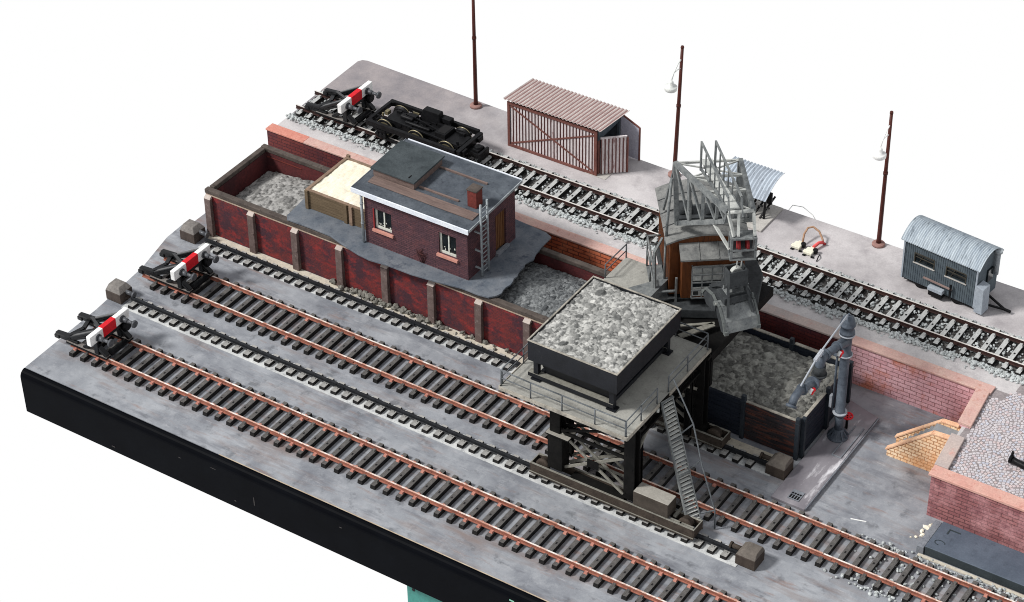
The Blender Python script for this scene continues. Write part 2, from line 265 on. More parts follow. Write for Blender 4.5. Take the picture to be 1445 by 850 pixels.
# ------------------------------------------------------------------ mesh builder
class MB:
    def __init__(s): s.v = []; s.f = []; s.mi = []; s.sm = []
    def add(s, vs, fs, m=0, smooth=False):
        o = len(s.v); s.v += [Vector(p) for p in vs]
        for f in fs: s.f.append([o+i for i in f]); s.mi.append(m); s.sm.append(smooth)
        return s
    def hexa(s, p, m=0, mt=None):            # p: 4 bottom (ccw seen from above) + 4 top
        s.add(p, [(0, 3, 2, 1), (0, 1, 5, 4), (1, 2, 6, 5), (2, 3, 7, 6), (3, 0, 4, 7)], m)
        o = len(s.v)-8; s.f.append([o+4, o+5, o+6, o+7]); s.mi.append(m if mt is None else mt); s.sm.append(False)
        return s
    def box(s, x0, x1, y0, y1, z0, z1, m=0, mt=None):
        return s.hexa([(x0, y0, z0), (x1, y0, z0), (x1, y1, z0), (x0, y1, z0), (x0, y0, z1), (x1, y0, z1), (x1, y1, z1), (x0, y1, z1)], m, mt)
    def taper(s, x0, x1, y0, y1, z0, z1, dx, dy, m=0, mt=None):
        return s.hexa([(x0, y0, z0), (x1, y0, z0), (x1, y1, z0), (x0, y1, z0), (x0+dx, y0+dy, z1), (x1-dx, y0+dy, z1), (x1-dx, y1-dy, z1), (x0+dx, y1-dy, z1)], m, mt)
    def prism(s, poly, z0, z1, m=0, mt=None):   # poly ccw in xy
        n = len(poly); o = len(s.v)
        vs = [(x, y, z0) for x, y in poly]+[(x, y, z1) for x, y in poly]
        s.add(vs, [[i, (i+1) % n, n+(i+1) % n, n+i] for i in range(n)], m)
        s.f.append([o+i for i in reversed(range(n))]); s.mi.append(m); s.sm.append(False)
        s.f.append([o+n+i for i in range(n)]); s.mi.append(m if mt is None else mt); s.sm.append(False)
        return s
    def bar(s, a, b, w=.1, h=.1, up=(0, 0, 1), m=0):
        a = Vector(a); b = Vector(b); d = (b-a).normalized(); up = Vector(up)
        r = d.cross(up)
        if r.length < 1e-4: r = d.cross(Vector((1, 0, 0)))
        r.normalize(); u = r.cross(d).normalized(); r = r*w/2; u = u*h/2
        vs = [a-r-u, a+r-u, a+r+u, a-r+u, b-r-u, b+r-u, b+r+u, b-r+u]
        return s.add(vs, [(0, 3, 2, 1)[::-1], (4, 5, 6, 7)[::-1], (0, 1, 5, 4)[::-1], (1, 2, 6, 5)[::-1], (2, 3, 7, 6)[::-1], (3, 0, 4, 7)[::-1]], m)
    def path(s, pts, w=.1, h=.1, up=(0, 0, 1), m=0):
        for a, b in zip(pts, pts[1:]): s.bar(a, b, w, h, up, m)
        return s
    def tube(s, pts, r=.05, seg=8, m=0, caps=True, smooth=True):
        pts = [Vector(p) for p in pts]; rs = r if isinstance(r, (list, tuple)) else [r]*len(pts)
        rings = []; ref = None
        for i, p in enumerate(pts):
            d = (pts[min(i+1, len(pts)-1)]-pts[max(i-1, 0)]).normalized()
            if ref is None:
                ref = d.cross(Vector((0, 0, 1)))
                if ref.length < 1e-3: ref = d.cross(Vector((1, 0, 0)))
            ref = (ref-d*ref.dot(d)).normalized(); q = d.cross(ref)
            rings.append([p+(ref*math.cos(2*PI*k/seg)+q*math.sin(2*PI*k/seg))*rs[i] for k in range(seg)])
        o = len(s.v)
        vs = [p for g in rings for p in g]; fs = []
        for i in range(len(pts)-1):
            for k in range(seg):
                a = i*seg+k; b = i*seg+(k+1) % seg; fs.append((a, b, b+seg, a+seg))
        s.add(vs, fs, m, smooth)
        if caps:
            s.f.append([o+k for k in reversed(range(seg))]); s.mi.append(m); s.sm.append(False)
            s.f.append([o+(len(pts)-1)*seg+k for k in range(seg)]); s.mi.append(m); s.sm.append(False)
        return s
    def lathe(s, c, prof, seg=20, m=0, axis='z', smooth=True):
        c = Vector(c); pts = []
        for r, h in prof:
            pts.append((r, h))
        vs = []
        for r, h in pts:
            for k in range(seg):
                a = 2*PI*k/seg; x, y = r*math.cos(a), r*math.sin(a)
                vs.append(c+(Vector((x, y, h)) if axis == 'z' else Vector((h, x, y)) if axis == 'x' else Vector((y, h, x))))
        fs = []
        for i in range(len(pts)-1):
            for k in range(seg):
                a = i*seg+k; b = i*seg+(k+1) % seg; fs.append((a, b, b+seg, a+seg))
        o = len(s.v); s.add(vs, fs, m, smooth)
        s.f.append([o+k for k in reversed(range(seg))]); s.mi.append(m); s.sm.append(False)
        s.f.append([o+(len(pts)-1)*seg+k for k in range(seg)]); s.mi.append(m); s.sm.append(False)
        return s
    def xform(s, fn, start=0):
        for i in range(start, len(s.v)): s.v[i] = Vector(fn(s.v[i]))
        return s
    def build(s, name, mats, parent=None, bevel=0, loc=None):
        off = Vector((0, 0, 0)); p = parent
        if loc is None:
            while p is not None: off += p.location; p = p.parent
        me = bpy.data.meshes.new(name); me.from_pydata([v-off for v in s.v], [], s.f)
        mats = mats if isinstance(mats, (list, tuple)) else [mats]
        for m in mats: me.materials.append(M[m])
        me.polygons.foreach_set('material_index', s.mi); me.polygons.foreach_set('use_smooth', s.sm)
        me.update()
        ob = bpy.data.objects.new(name, me); COL.objects.link(ob)
        if parent: ob.parent = parent
        if loc is not None: ob.location = loc
        bm = bmesh.new(); bm.from_mesh(me); bmesh.ops.recalc_face_normals(bm, faces=bm.faces); bm.to_mesh(me); bm.free()
        if bevel:
            b = ob.modifiers.new('bevel', 'BEVEL'); b.width = bevel; b.segments = 2; b.limit_method = 'ANGLE'; b.angle_limit = math.radians(40)
        return ob

def tag(o, label, cat, group=None):
    o['label'] = label; o['category'] = cat
    if group: o['group'] = group
    return o
def thing(name, loc, label, cat, group=None, rz=0):
    o = bpy.data.objects.new(name, None); o.empty_display_size = .3; COL.objects.link(o)
    o.location = loc; o.rotation_euler = (0, 0, rz)
    return tag(o, label, cat, group)
def struct(o): o['kind'] = 'structure'; return o
def stuff(o): o['kind'] = 'stuff'; return o
KIDS = {}
def copy_tree(o, parent=None):
    c = o.copy(); COL.objects.link(c)
    if parent: c.parent = parent
    for ch in list(o.children): copy_tree(ch, c)
    return c

ZD = 2.35                                     # level of the raised strip at the back
# ------------------------------------------------------------------ ground
mb = MB()
mb.prism([(-3.45, -2.35), (52, -2.35), (52, 18.6), (-4.2, 18.6), (-4.3, 11.6), (-4.65, 11.3), (-4.6, 10.0), (-3.95, 7.2), (-3.6, 3.2)], -2.5, 0)
struct(mb.build('ground', 'yard'))
mb = MB()
NWc = [(-4.15, 26.9), (-4.0, 27.15), (-3.7, 27.25)]
mb.prism([(-3.95, 18.75), (38.5, 18.75), (38.5, 18.2), (39.0, 12.0), (52, 12.0), (52, 26.9), (24, 26.8), (16, 26.75), (8, 26.9), (2, 27.1)]+NWc[::-1]+[(-4.1, 24.5)], .004, ZD)
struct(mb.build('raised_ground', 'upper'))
# black fascia with a rounded upper edge
mb = MB()
prof = [(-2.352, -2.62), (-2.72, -2.62), (-2.74, -.55)]+[(-2.36-.38*math.cos(a), -.40+.40*math.sin(a)-.02) for a in [i*PI/2/6 for i in range(7)]]+[(-2.352, -.06)]
n = len(prof)
vs = [(x, y, z) for x in (-3.5, 52) for y, z in prof]
mb.add(vs, [[i, (i+1) % n, n+(i+1) % n, n+i] for i in range(n)]+[list(range(n))[::-1], [n+i for i in range(n)]], 0)
root = thing('baseboard_edge', (24, -2.5, -2.6), 'long black painted board edge with rounded top along the front', 'board edge')
mb.build('fascia', 'fascia', root, bevel=.03)
MB().box(8.9, 52, -2.38, -2.335, -.012, .006).build('bare_edge_strip', 'edge_wood', root)
mb = MB(); mb.box(25.6, 25.85, -2.75, -2.7, -.55, -.47); mb.build('paint_fleck', 'fleck', root)
mb = MB()
for x, z, l, h in ((6.6, -1.0, .12, .05), (9.9, -2.2, .1, .05), (11.1, -1.9, .05, .5), (2.2, -2.3, .2, .05), (16.2, -.8, .14, .05), (8.6, -.7, .3, .03)): mb.box(x, x+l, -2.741, -2.728, z, z+h)
mb.build('scuff', 'scuff', root)
# teal trestle panel under the board
root = thing('teal_trestle', (25, -1.9, -9), 'teal painted trestle panel under the black board edge', 'trestle')
mb = MB(); mb.box(19.35, 44, -2.0, -1.4, -9, -2.64); mb.build('panel', 'teal', root, bevel=.05)
mb = MB(); mb.box(19.36, 44, -2.03, -1.997, -3.25, -3.1); mb.build('rail', 'teal', root)
mb = MB(); mb.lathe((19.75, -2.0, -3.55), [(.09, -.02), (.09, .02)], 12, axis='y'); mb.build('bolt_hole', 'black', root)

# ------------------------------------------------------------------ tracks
def sleeper_mesh(y0, y1, ry, mats, w=.28, h=.23, chairs=()):
    """one sleeper round x=0 with chairs at the rail lines; mats: side, top, hole, chair"""
    mb = MB()
    mb.taper(-w/2, w/2, y0, y1, 0, h, .02, .02, 0, 1)
    for i, y in enumerate(ry):
        cm = 3 if i in chairs else 1
        for sgn in (-1, 1):
            mb.taper(-.09, .09, y+sgn*.14-.1, y+sgn*.14+.1, h+.001, h+.075, .02, .03, cm)
    return mb
def place_sleepers(root, variants, xs, z, jitter=.02):
    for i, x in enumerate(xs):
        o = variants[i % len(variants)] if i < len(variants) else variants[random.randrange(len(variants))].copy()
        if i >= len(variants): COL.objects.link(o)
        o.parent = root
        o.location = Vector((x+random.uniform(-jitter, jitter), random.uniform(-.02, .02), z))-Vector((root.location.x, 0, root.location.z))
        o.rotation_euler = (0, 0, random.uniform(-.012, .012))
def rail_profile(mb, x0, x1, y, z0, top=.44, base=.23, foot=.16, head=.085):
    zz = z0
    P = [(-foot/2, base), (foot/2, base), (foot/2, base+.03), (.03, base+.05), (.03, top-.08), (head/2, top-.06), (head/2, top), (-head/2, top), (-head/2, top-.06), (-.03, top-.08), (-.03, base+.05), (-foot/2, base+.03)]
    n = len(P); cuts = [x0]
    while cuts[-1]+13 < x1: cuts.append(cuts[-1]+13.2)
    cuts.append(x1)
    for a, b in zip(cuts, cuts[1:]):
        b = b-.025
        vs = [(x, y+p[0], zz+p[1]) for x in (a, b) for p in P]; o = len(mb.v)
        mb.add(vs, [], 0)
        for i in range(n):
            mb.f.append([o+i, o+(i+1) % n, o+n+(i+1) % n, o+n+i]); mb.mi.append(1 if i == 6 else 0); mb.sm.append(False)
        mb.f.append([o+i for i in range(n)][::-1]); mb.mi.append(0); mb.sm.append(False)
        mb.f.append([o+n+i for i in range(n)]); mb.mi.append(0); mb.sm.append(False)
    for c in cuts[1:-1]:                                        # fishplates
        for sg in (-1, 1): mb.box(c-.42, c+.4, y+sg*.055-.025, y+sg*.055+.025, zz+base+.04, zz+top-.09, 0)
def track(label, yn, x0, x1, sx, z, side_m, railm, tops, chairprob, xs_off=(0, 0)):
    root = thing('railway_track', ((x0+x1)/2, yn+.86, z), label, 'track', 'standard gauge tracks')
    for k, y in enumerate((0, 1.72)):
        mb = MB(); rail_profile(mb, x0+xs_off[k], x1, yn+y, z); mb.build('rail', railm, root)
    var = []
    nsl = int((x1-sx)/.715)
    for k in range(6):
        ch = [i for i in (0, 1) if random.random() < chairprob[k % len(chairprob)]]
        mb = sleeper_mesh(-1.36, 1.36, (-.86, .86), None, chairs=ch)
        mb.box(-.045, .045, -.1, .02, .2315, .234, 2)
        var.append(mb.build('sleeper', [side_m, tops, 'sl_hole', 'chair' if chairprob[0] > .1 else 'chair2'], None, loc=(0, 0, 0)))
    place_sleepers(root, var, [sx+i*.715 for i in range(nsl)], z)
    return root
track('front track with rust orange rails nearest the black board edge', 0, -2.45, 50, -2.05, .002, 'sl_side', ['rust', 'railtop'], 'sl_top', [.9, .4, .9, .2, .6, .0])
track('middle track with rust orange rails passing under the gantry', 6.42, -3.2, 50, -2.25, .002, 'sl_side', ['rust', 'railtop'], 'sl_top', [.5, .0, .8, .2, .1, .0])
track('raised track with dark brown rails on white ballast behind the brick wall', 20.8, -3.9, 50, -3.5, ZD+.002, 'sl_side', ['rust_dk', 'railtop2'], 'sl_top2', [.0, .0])

def crane_rail(label, y, x0, x1, z0s, strip):
    root = thing('crane_rail', ((x0+x1)/2, y, 0), label, 'crane rail', 'single gantry crane rails')
    mb = MB(); mb.box(x0-.2, x1+.2, *strip, .002, .03); mb.build('plaster_strip', 'plaster', root)
    mb = MB(); rail_profile(mb, x0, x1, y, .03, .38, .14, .14, .14); mb.build('rail', ['black_rail', 'black_rail'], root)
    var = []
    for k in range(4):
        mb = MB(); mb.taper(-.165, .165, -.46, .40, 0, .18, .015, .015, 0, 1)
        for sgn in (-1, 1): mb.taper(-.06, .06, sgn*.13-.04, sgn*.13+.04, .181, .22, .01, .01, 1)
        var.append(mb.build('sleeper', ['sl_side', 'sl_topb', 'sl_hole'], None, loc=(0, 0, 0)))
    xs = [x0+.3+i*.68 for i in range(int((x1-x0)/.68))]
    random.seed(3)
    for i, x in enumerate(xs):
        o = var[i] if i < 4 else var[random.randrange(4)].copy()
        if i >= 4: COL.objects.link(o)
        o.parent = root; o.location = Vector((x, y+random.uniform(-.01, .01), .031))-root.location
        o.rotation_euler = (0, 0, random.uniform(-.015, .015))
crane_rail('black crane rail on pale strip between the front and middle tracks', 4.55, -2.4, 33.1, 0, (3.95, 5.02))
crane_rail('black crane rail on pale strip along the foot of the brick bunker', 10.6, -2.4, 31.5, 0, (10.16, 11.02))
mb = MB(); mb.prism([(-2.8, 11.03), (31.3, 11.03), (31.3, 11.62), (20.4, 11.62), (20.4, 11.52), (-2.8, 11.52)], .003, .028)
struct(mb.build('cream_strip', 'cream_strip'))

# end blocks of the crane rails
def stop_block(loc, label, right):
    root = thing('stop_block', loc, label, 'stop block', 'concrete stop blocks at the ends of the crane rails')
    mb = MB(); L = 1.0; Wd = .95; H = .58; d = .22
    # block with a bevelled shoulder towards the near side and the rail
    p0 = [(-L/2, -Wd/2), (L/2, -Wd/2), (L/2, Wd/2), (-L/2, Wd/2)]
    mb.hexa([(x, y, 0) for x, y in p0]+[(x, y, H) for x, y in p0], 1, 1)
    sx = 1 if not right else -1
    t = [(-L/2, -Wd/2), (L/2, -Wd/2), (L/2, Wd/2), (-L/2, Wd/2)]
    tt = []
    for x, y in t:
        xx = x-sx*.28 if x*sx > 0 else x+sx*.05
        yy = y+.26 if y < 0 else y-.12
        tt.append((xx, yy))
    mb.hexa([(x, y, H+.001) for x, y in t]+[(x, y, H+.26) for x, y in tt], 0, 0)
    mb.v = [v+Vector(loc) for v in mb.v]
    mb.build('block', ['block_dark_top', 'block_dark'] if right else ['block_top', 'block_side'], root, bevel=.03)
    mb = MB(); x = loc[0]+sx*(L/2-.08)
    mb.tube([(x, loc[1]+.05, .5), (x+sx*.5, loc[1]+.05, .5)], .12, 12)
    mb.tube([(x+sx*.5, loc[1]+.05, .5), (x+sx*.6, loc[1]+.05, .5)], .17, 12)
    mb.build('bumper', 'gunmetal' if not right else 'gantry_br', root)
stop_block((-3.25, 4.6, .002), 'stone stop block with bumper at the far left end of the front crane rail', False)
stop_block((-3.4, 10.75, .002), 'pale stone stop block with bumper beside the brick bunker corner', False)
stop_block((33.65, 4.62, .002), 'dark brown stop block standing on open ground between front and middle tracks', True)
stop_block((31.9, 10.72, .002), 'grey brown stop block in front of the dark plank bunker corner', True)

# ------------------------------------------------------------------ buffer stops
def buffer_stop():
    root = thing('buffer_stop', (0, 0, 0), '', 'buffer stop', 'black buffer stops with white and red beams')
    B = lambda: MB()
    mb = B(); mb.box(-.7, -.43, -1.46, 1.45, 1.36, 1.92)
    bm = mb.build('beam', 'white', root, bevel=.03)
    mb = B(); mb.box(-.712, -.418, -.519, .449, 1.348, 1.932); mb.build('red_panel', 'red', bm, bevel=.02)
    for s in (-1, 1):
        y = s*.9
        mb = B(); mb.tube([(-.43, y, 1.6), (-.36, y, 1.6)], .2, 12, 0); mb.tube([(-.36, y, 1.6), (-.05, y, 1.6)], [.15, .12], 12, 0)
        mb.tube([(-.05, y, 1.6), (.34, y, 1.6)], .09, 12); mb.tube([(.34, y, 1.6), (.44, y, 1.6)], [.21, .19], 14)
        mb.build('buffer', ['gunmetal', 'lampg'], root)
    for s in (-1, 1):
        y = s*.86
        mb = B()
        mb.path([(-3.32, y, .74), (-2.3, y, .84), (-.72, y, 1.78)], .26, .17)          # bent rail on top
        mb.box(-3.42, -3.1, y-.14, y+.14, .44, .66); mb.bar((-3.3, y, .56), (-1.9, y, .6), .16, .2)
        mb.bar((-2.5, y, .6), (-.75, y, 1.5), .12, .14)
        mb.build('raking_rail', 'black_gloss', root, bevel=.04)
        mb = B(); mb.box(-2.6, .05, y-.17, y+.17, .45, .56, 0, 1); mb.build('base_plate', ['black', 'block_top'], root)
        mb = B(); mb.box(-.72, -.44, y-.17, y+.17, .56, 1.36); mb.bar((-.6, y, 1.3), (-1.5, y, .55), .22, .2); mb.bar((-.5, y, .95), (.0, y, .58), .26, .2)
        mb.build('post', 'black_gloss', root, bevel=.03)
    mb = B(); mb.bar((-2.7, -.9, .66), (-2.3, .0, .8), .2, .14); mb.bar((-2.7, .9, .66), (-2.3, .0, .8), .2, .14); mb.bar((-1.4, -.86, .6), (-1.4, .86, .6), .2, .14)
    mb.bar((-2.5, -.85, .84), (-1.0, .1, 1.3), .16, .14); mb.bar((-2.5, .85, .84), (-1.0, -.1, 1.3), .16, .14); mb.bar((-1.2, 0, 1.2), (-.6, 0, 1.3), .5, .16)
    mb.bar((-.55, -.9, 1.26), (-.55, .9, 1.26), .22, .18); mb.bar((-.1, -.62, .52), (-.1, .62, .52), .34, .12)
    mb.build('cross_tie', 'black_gloss', root)
    mb = B(); mb.lathe((-.36, 1.05, 1.1), [(.24, -.14), (.28, 0), (.24, .14)], 8, axis='x'); mb.build('lamp_bracket', 'black', root)
    return root
bs = buffer_stop(); random.seed(11)
bs.location = (0, .86, 0); bs['label'] = 'white and red buffer stop at the end of the front track'
b2 = copy_tree(bs); b2.location = (.03, 7.28, .02); b2['label'] = 'white and red buffer stop at the end of the middle track by the brick bunker'
b3 = copy_tree(bs); b3.location = (.17, 21.66, ZD); b3['label'] = 'white and red buffer stop on the raised back track beside the locomotive chassis'
# ------------------------------------------------------------------ heaps of coal and sand
def heap(name, poly, zf, m, label, cat, res=.05, lump=.2, amp=.13, group=None, base=None, seed=0, skirt=.35, dens=.62):
    """a height field over a quad (4 corners ccw); single lumps of three sizes stand out of the dust, each with its own tone"""
    A, Bq, Cq, D = [Vector((*p, 0)) for p in poly]
    nx = max(8, int((Bq-A).length/res)); ny = max(8, int((D-A).length/res))
    rnd = random.Random(seed*71+5); ar = (Bq-A).length*(D-A).length
    lumps = []
    for sz, cnt in ((lump*1.15, .22), (lump*.8, .7), (lump*.5, 1.0)):
        for _ in range(int(ar/(sz*sz*4)*cnt*dens*2)):
            u, v = rnd.random(), rnd.random(); p = A*(1-u)*(1-v)+Bq*u*(1-v)+Cq*u*v+D*(1-u)*v
            lumps.append((p.x, p.y, sz*rnd.uniform(.7, 1.25), rnd.uniform(0, PI), rnd.uniform(.55, 1), rnd.uniform(.5, 1.0)*amp*3.3, min(.92, max(0, rnd.gauss(.46, .3))), rnd.uniform(-.5, .5), rnd.uniform(-.5, .5)))
    cell = {}; cs = lump*2
    for l in lumps:
        r = l[2]*1.05
        for gx in range(int((l[0]-r)//cs), int((l[0]+r)//cs)+1):
            for gy in range(int((l[1]-r)//cs), int((l[1]+r)//cs)+1): cell.setdefault((gx, gy), []).append(l)
    vs = []; fs = []; tone = []
    so = Vector((seed*13.1, seed*7.7, seed*3.3))
    for j in range(ny+1):
        for i in range(nx+1):
            u, v = i/nx, j/ny
            p = A*(1-u)*(1-v)+Bq*u*(1-v)+Cq*u*v+D*(1-u)*v
            h = zf(u, v)+.07*noise.noise(p*.6+so)+.035*noise.noise(p*2.7+so)+.03*noise.noise(p*6+so)
            best = 0; tn = 0
            wx = p.x+.05*noise.noise(p*5+so); wy = p.y+.05*noise.noise(p*5-so)
            for lx, ly, r, a, asp, hh, t_, sx, sy in cell.get((int(p.x//cs), int(p.y//cs)), ()):
                dx, dy = wx-lx, wy-ly; ca, sa = math.cos(a), math.sin(a)
                X = (dx*ca+dy*sa)/r; Y = (dy*ca-dx*sa)/(r*asp); q = max(abs(X)*.8+abs(Y)*.45, abs(Y)*.9, math.hypot(X, Y)*.85)
                if q < 1:
                    k = min(1, (1-q)*2.2)*hh*r/lump*(.75+.35*(sx*X+sy*Y))*.6
                    if k > best: best = k; tn = t_ if q < .93 else t_*.6
            vs.append((p.x, p.y, h+best)); tone.append(min(1, tn))
    W = nx+1
    for j in range(ny):
        for i in range(nx): fs.append((j*W+i, j*W+i+1, (j+1)*W+i+1, (j+1)*W+i))
    rim = [i for i in range(W)]+[j*W+nx for j in range(1, ny+1)]+[ny*W+i for i in range(nx-1, -1, -1)]+[j*W for j in range(ny-1, 0, -1)]
    zb = base if base is not None else min(v[2] for v in vs)-skirt
    o = len(vs); vs += [(vs[i][0], vs[i][1], zb) for i in rim]; tone += [0]*len(rim)
    n = len(rim)
    fs += [(rim[i], o+i, o+(i+1) % n, rim[(i+1) % n]) for i in range(n)]
    fs.append([o+i for i in range(n)][::-1])
    c = sum((Vector(v) for v in vs[:o]), Vector())/o
    mb = MB(); mb.add([Vector(v)-Vector((c.x, c.y, zb)) for v in vs], fs, 0, False)
    ob = mb.build(name, m, None, loc=(c.x, c.y, zb))
    at = ob.data.attributes.new('lump', 'FLOAT', 'POINT'); at.data.foreach_set('value', tone)
    return tag(ob, label, cat, group)

# ------------------------------------------------------------------ brick coal bunker
X0, X1, YF, YB, ZT = -2.85, 20.4, 11.55, 16.65, 2.6
root = thing('brick_bunker', (9, 14, 0), 'long dark red brick coal bunker with concrete posts beside the crane rail', 'bunker')
MB().box(X0, X1, YF, YF+.28, .03, ZT, 0).build('front_wall', 'bunker', root)
MB().box(X0, X1, YB-.28, YB, .03, ZT, 0).build('back_wall', 'bunker_in', root)
MB().box(X0, X0+.28, YF+.282, YB-.282, .03, ZT, 0).build('end_wall', 'bunker_in', root)
MB().box(X1-.28, X1, YF+.282, YB-.282, .03, ZT, 0).build('end_wall', 'bunker', root)
MB().box(X0+.28, X1-.28, YF+.28, YB-.28, .004, .3).build('floor', 'slab', root)
def coping(a, b, w, nm='coping'):
    mb = MB(); mb.bar((*a, ZT+.15), (*b, ZT+.15), w-.08, .26, m=0); o = mb.build(nm, ['cap'], root, bevel=.04); return o
coping((X0-.08, YF+.12), (X1+.05, YF+.12), .40)
coping((X0-.08, YB-.16), (X1+.05, YB-.16), .40)
coping((X0+.12, YF+.33), (X0+.12, YB-.37), .40)
MB().box(X0-.02, X1, YF-.03, YF-.004, ZT-.06, ZT+.018).build('pale_drip_edge', 'cap_edge', root)
MB().box(X0+.3, -.2, YB-.31, YB-.285, ZT-.3, ZT-.24).build('inner_ledge', 'chimney', root)
for i in range(8):
    x = -2.66+i*2.87
    mb = MB(); mb.taper(x-.2, x+.2, YF-.26, YF-.004, .028, 2.42, .0, .03, 0); 
    p = mb.build('post', 'pillar', root, bevel=.02)
    mb = MB(); mb.hexa([(x-.205, YF-.24, 2.421), (x+.205, YF-.24, 2.421), (x+.205, YF-.034, 2.421), (x-.205, YF-.034, 2.421), (x-.19, YF-.15, 2.52), (x+.19, YF-.15, 2.52), (x+.19, YF-.04, 2.58), (x-.19, YF-.04, 2.58)])
    mb.build('post_cap', 'pillar_cap', p)
    if i in (1, 2):
        mb = MB(); mb.box(x+.02, x+.2, YF-.3, YF-.262, 1.3, 1.36); mb.build('clamp', 'pillar', p)
# heaps in it
def zf_left(u, v): return 1.28+.95*math.sin(min(1, max(0, .15+u*.95))*PI/2*1.05)*(.55+.45*math.sin(PI*min(1, v*.9+.05)))-.15*(1-v)*(1-u)
heap('coal_heap', [(-2.5, 11.9), (3.2, 11.9), (3.2, 16.3), (-2.5, 16.3)], zf_left, 'coal_b', 'pale dusty coal heap in the far left end of the brick bunker', 'coal heap', group='coal heaps in the bunkers', seed=1, lump=.2, amp=.07, dens=.4, base=.31)
def zf_right(u, v): return 2.12+.28*math.sin(PI*u)*math.sin(PI*v)-.25*max(0, v-.75)*2-.3*max(0, .2-u)
heap('coal_heap', [(14.2, 11.9), (20.05, 11.9), (20.05, 16.3), (14.2, 16.3)], zf_right, 'coal_c', 'mid grey coal heap in the brick bunker between hut and hopper', 'coal heap', group='coal heaps in the bunkers', seed=2, lump=.15, amp=.07, base=.31, res=.045, dens=.8)

# blue-grey slab with a broken edge, the hut stands on it
def rough_line(a, b, n, amp, seed):
    out = []
    for i in range(n):
        t = i/n; x = a[0]+(b[0]-a[0])*t; y = a[1]+(b[1]-a[1])*t
        d = Vector((b[0]-a[0], b[1]-a[1])).normalized(); nn = Vector((-d.y, d.x))
        k = amp*noise.noise(Vector((t*n*.45, seed, 0)))*2
        out.append((x+nn.x*k, y+nn.y*k))
    return out
pts = [(2.25, 13.2), (2.41, 11.75), (2.61, 11.47), (4.1, 11.52), (5.4, 11.49), (6.2, 11.25), (6.9, 11.08), (7.6, 10.93), (8.3, 10.86), (9.4, 10.98), (10.8, 10.99), (12.2, 11.15), (13.6, 11.38), (14.6, 11.36), (15.15, 11.45), (15.42, 11.75)]
pts += rough_line((15.5, 12.05), (15.1, 16.9), 18, .13, 3.1)+[(15.06, 17.4), (14.6, 17.6), (12.7, 17.75), (6, 17.75), (3.2, 16.55), (2.2, 16.5)]
mb = MB(); mb.prism(pts, 2.925, 3.03)
root = thing('bunker_slab', (8, 14.5, 2.93), 'blue grey broken edged slab across the brick bunker carrying the hut', 'slab')
mb.build('slab', 'slab', root, bevel=.02)
mb = MB(); mb.box(2.95, 14.3, 11.9, 16.3, .31, 2.92); mb.build('fill', 'cap', root)

# ------------------------------------------------------------------ wooden sand bin
ZS = 3.032
root = thing('sand_bin', (4.6, 14.6, ZS), 'brown plank bin of cream sand beside the brick hut', 'bin')
bx0, bx1, by0, by1, bz = 2.9, 7.0, 12.85, 16.4, ZS+1.12
for nm, b in (('front_boards', (bx0, bx1, by0, by0+.12)), ('back_boards', (bx0, bx1, by1-.12, by1)), ('end_boards', (bx0, bx0+.12, by0+.121, by1-.121)), ('end_boards', (bx1-.12, bx1, by0+.121, by1-.121))):
    mb = MB(); nn = 6; hh = (bz-ZS)/nn
    for k in range(nn): mb.box(b[0], b[1], b[2], b[3], ZS+k*hh+.012, ZS+(k+1)*hh-.004)
    mb.build(nm, 'wood', root, bevel=.008)
for px in (2.95, 5.45, 5.78): 
    mb = MB(); mb.box(px-.1, px+.1, by0-.1, by0-.003, ZS, bz+.02); mb.build('post', 'wood_post' if px > 5.6 else 'wood', root, bevel=.01)
for b in ((bx0-.04, bx1, by0-.02, by0+.14), (bx0-.04, bx0+.14, by0+.141, by1-.141), (bx0-.04, bx1, by1-.14, by1+.02)):
    mb = MB(); mb.box(*b, bz+.001, bz+.06); mb.build('top_rail', 'wood_post', root, bevel=.01)
mb = MB(); mb.box(2.85, 3.05, by1+.025, by1+.15, ZS, bz+.14); mb.build('post', 'wood_post', root, bevel=.01)
heap('sand_heap', [(bx0+.125, by0+.125), (bx1-.125, by0+.125), (bx1-.125, by1-.125), (bx0+.125, by1-.125)], lambda u, v: bz-.02+.07*math.sin(PI*u)*math.sin(PI*v), 'sand', 'smooth cream sand filling the brown plank bin', 'sand', res=.12, lump=.6, amp=.0, base=ZS+.02, seed=5, dens=.05)

# ------------------------------------------------------------------ brick hut
hx0, hx1, hy0, hy1 = 7.27, 13.55, 12.05, 16.35
root = thing('brick_hut', ((hx0+hx1)/2, 14.2, ZS), 'dark red brick hut with grey felt roof and small chimney on the bunker slab', 'hut')
def zr(y): return 6.28+.22*(y-11.85)/(16.65-11.85)          # roof underside + thickness
mb = MB()
def wall_with_holes(mb, x0, x1, z0, z1, y0, y1, holes):
    xs = sorted({x0, x1}|{h[0] for h in holes}|{h[1] for h in holes}); zs = sorted({z0, z1}|{h[2] for h in holes}|{h[3] for h in holes})
    for a, b in zip(xs, xs[1:]):
        for c, d in zip(zs, zs[1:]):
            if any(h[0] <= a and b <= h[1] and h[2] <= c and d <= h[3] for h in holes): continue
            mb.box(a, b, y0, y1, c, d)
W1 = (7.88, 8.93, 4.1, 5.3); W2 = (11.82, 12.86, 4.08, 5.36)
wall_with_holes(mb, hx0, hx1, ZS, 6.08, hy0, hy0+.25, [W1, W2])
def remove_inner(mb):
    # coincident inner faces between wall pieces are dropped
    seen = {}
    key = lambda f: tuple(sorted(tuple(round(c, 4) for c in mb.v[i]) for i in f))
    for k, f in enumerate(mb.f): seen.setdefault(key(f), []).append(k)
    drop = {k for v in seen.values() if len(v) > 1 for k in v}
    mb.f, mb.mi, mb.sm = zip(*[(f, m, s) for k, (f, m, s) in enumerate(zip(mb.f, mb.mi, mb.sm)) if k not in drop])
    mb.f, mb.mi, mb.sm = list(mb.f), list(mb.mi), list(mb.sm)
remove_inner(mb); mb.build('front_wall', 'hut', root)
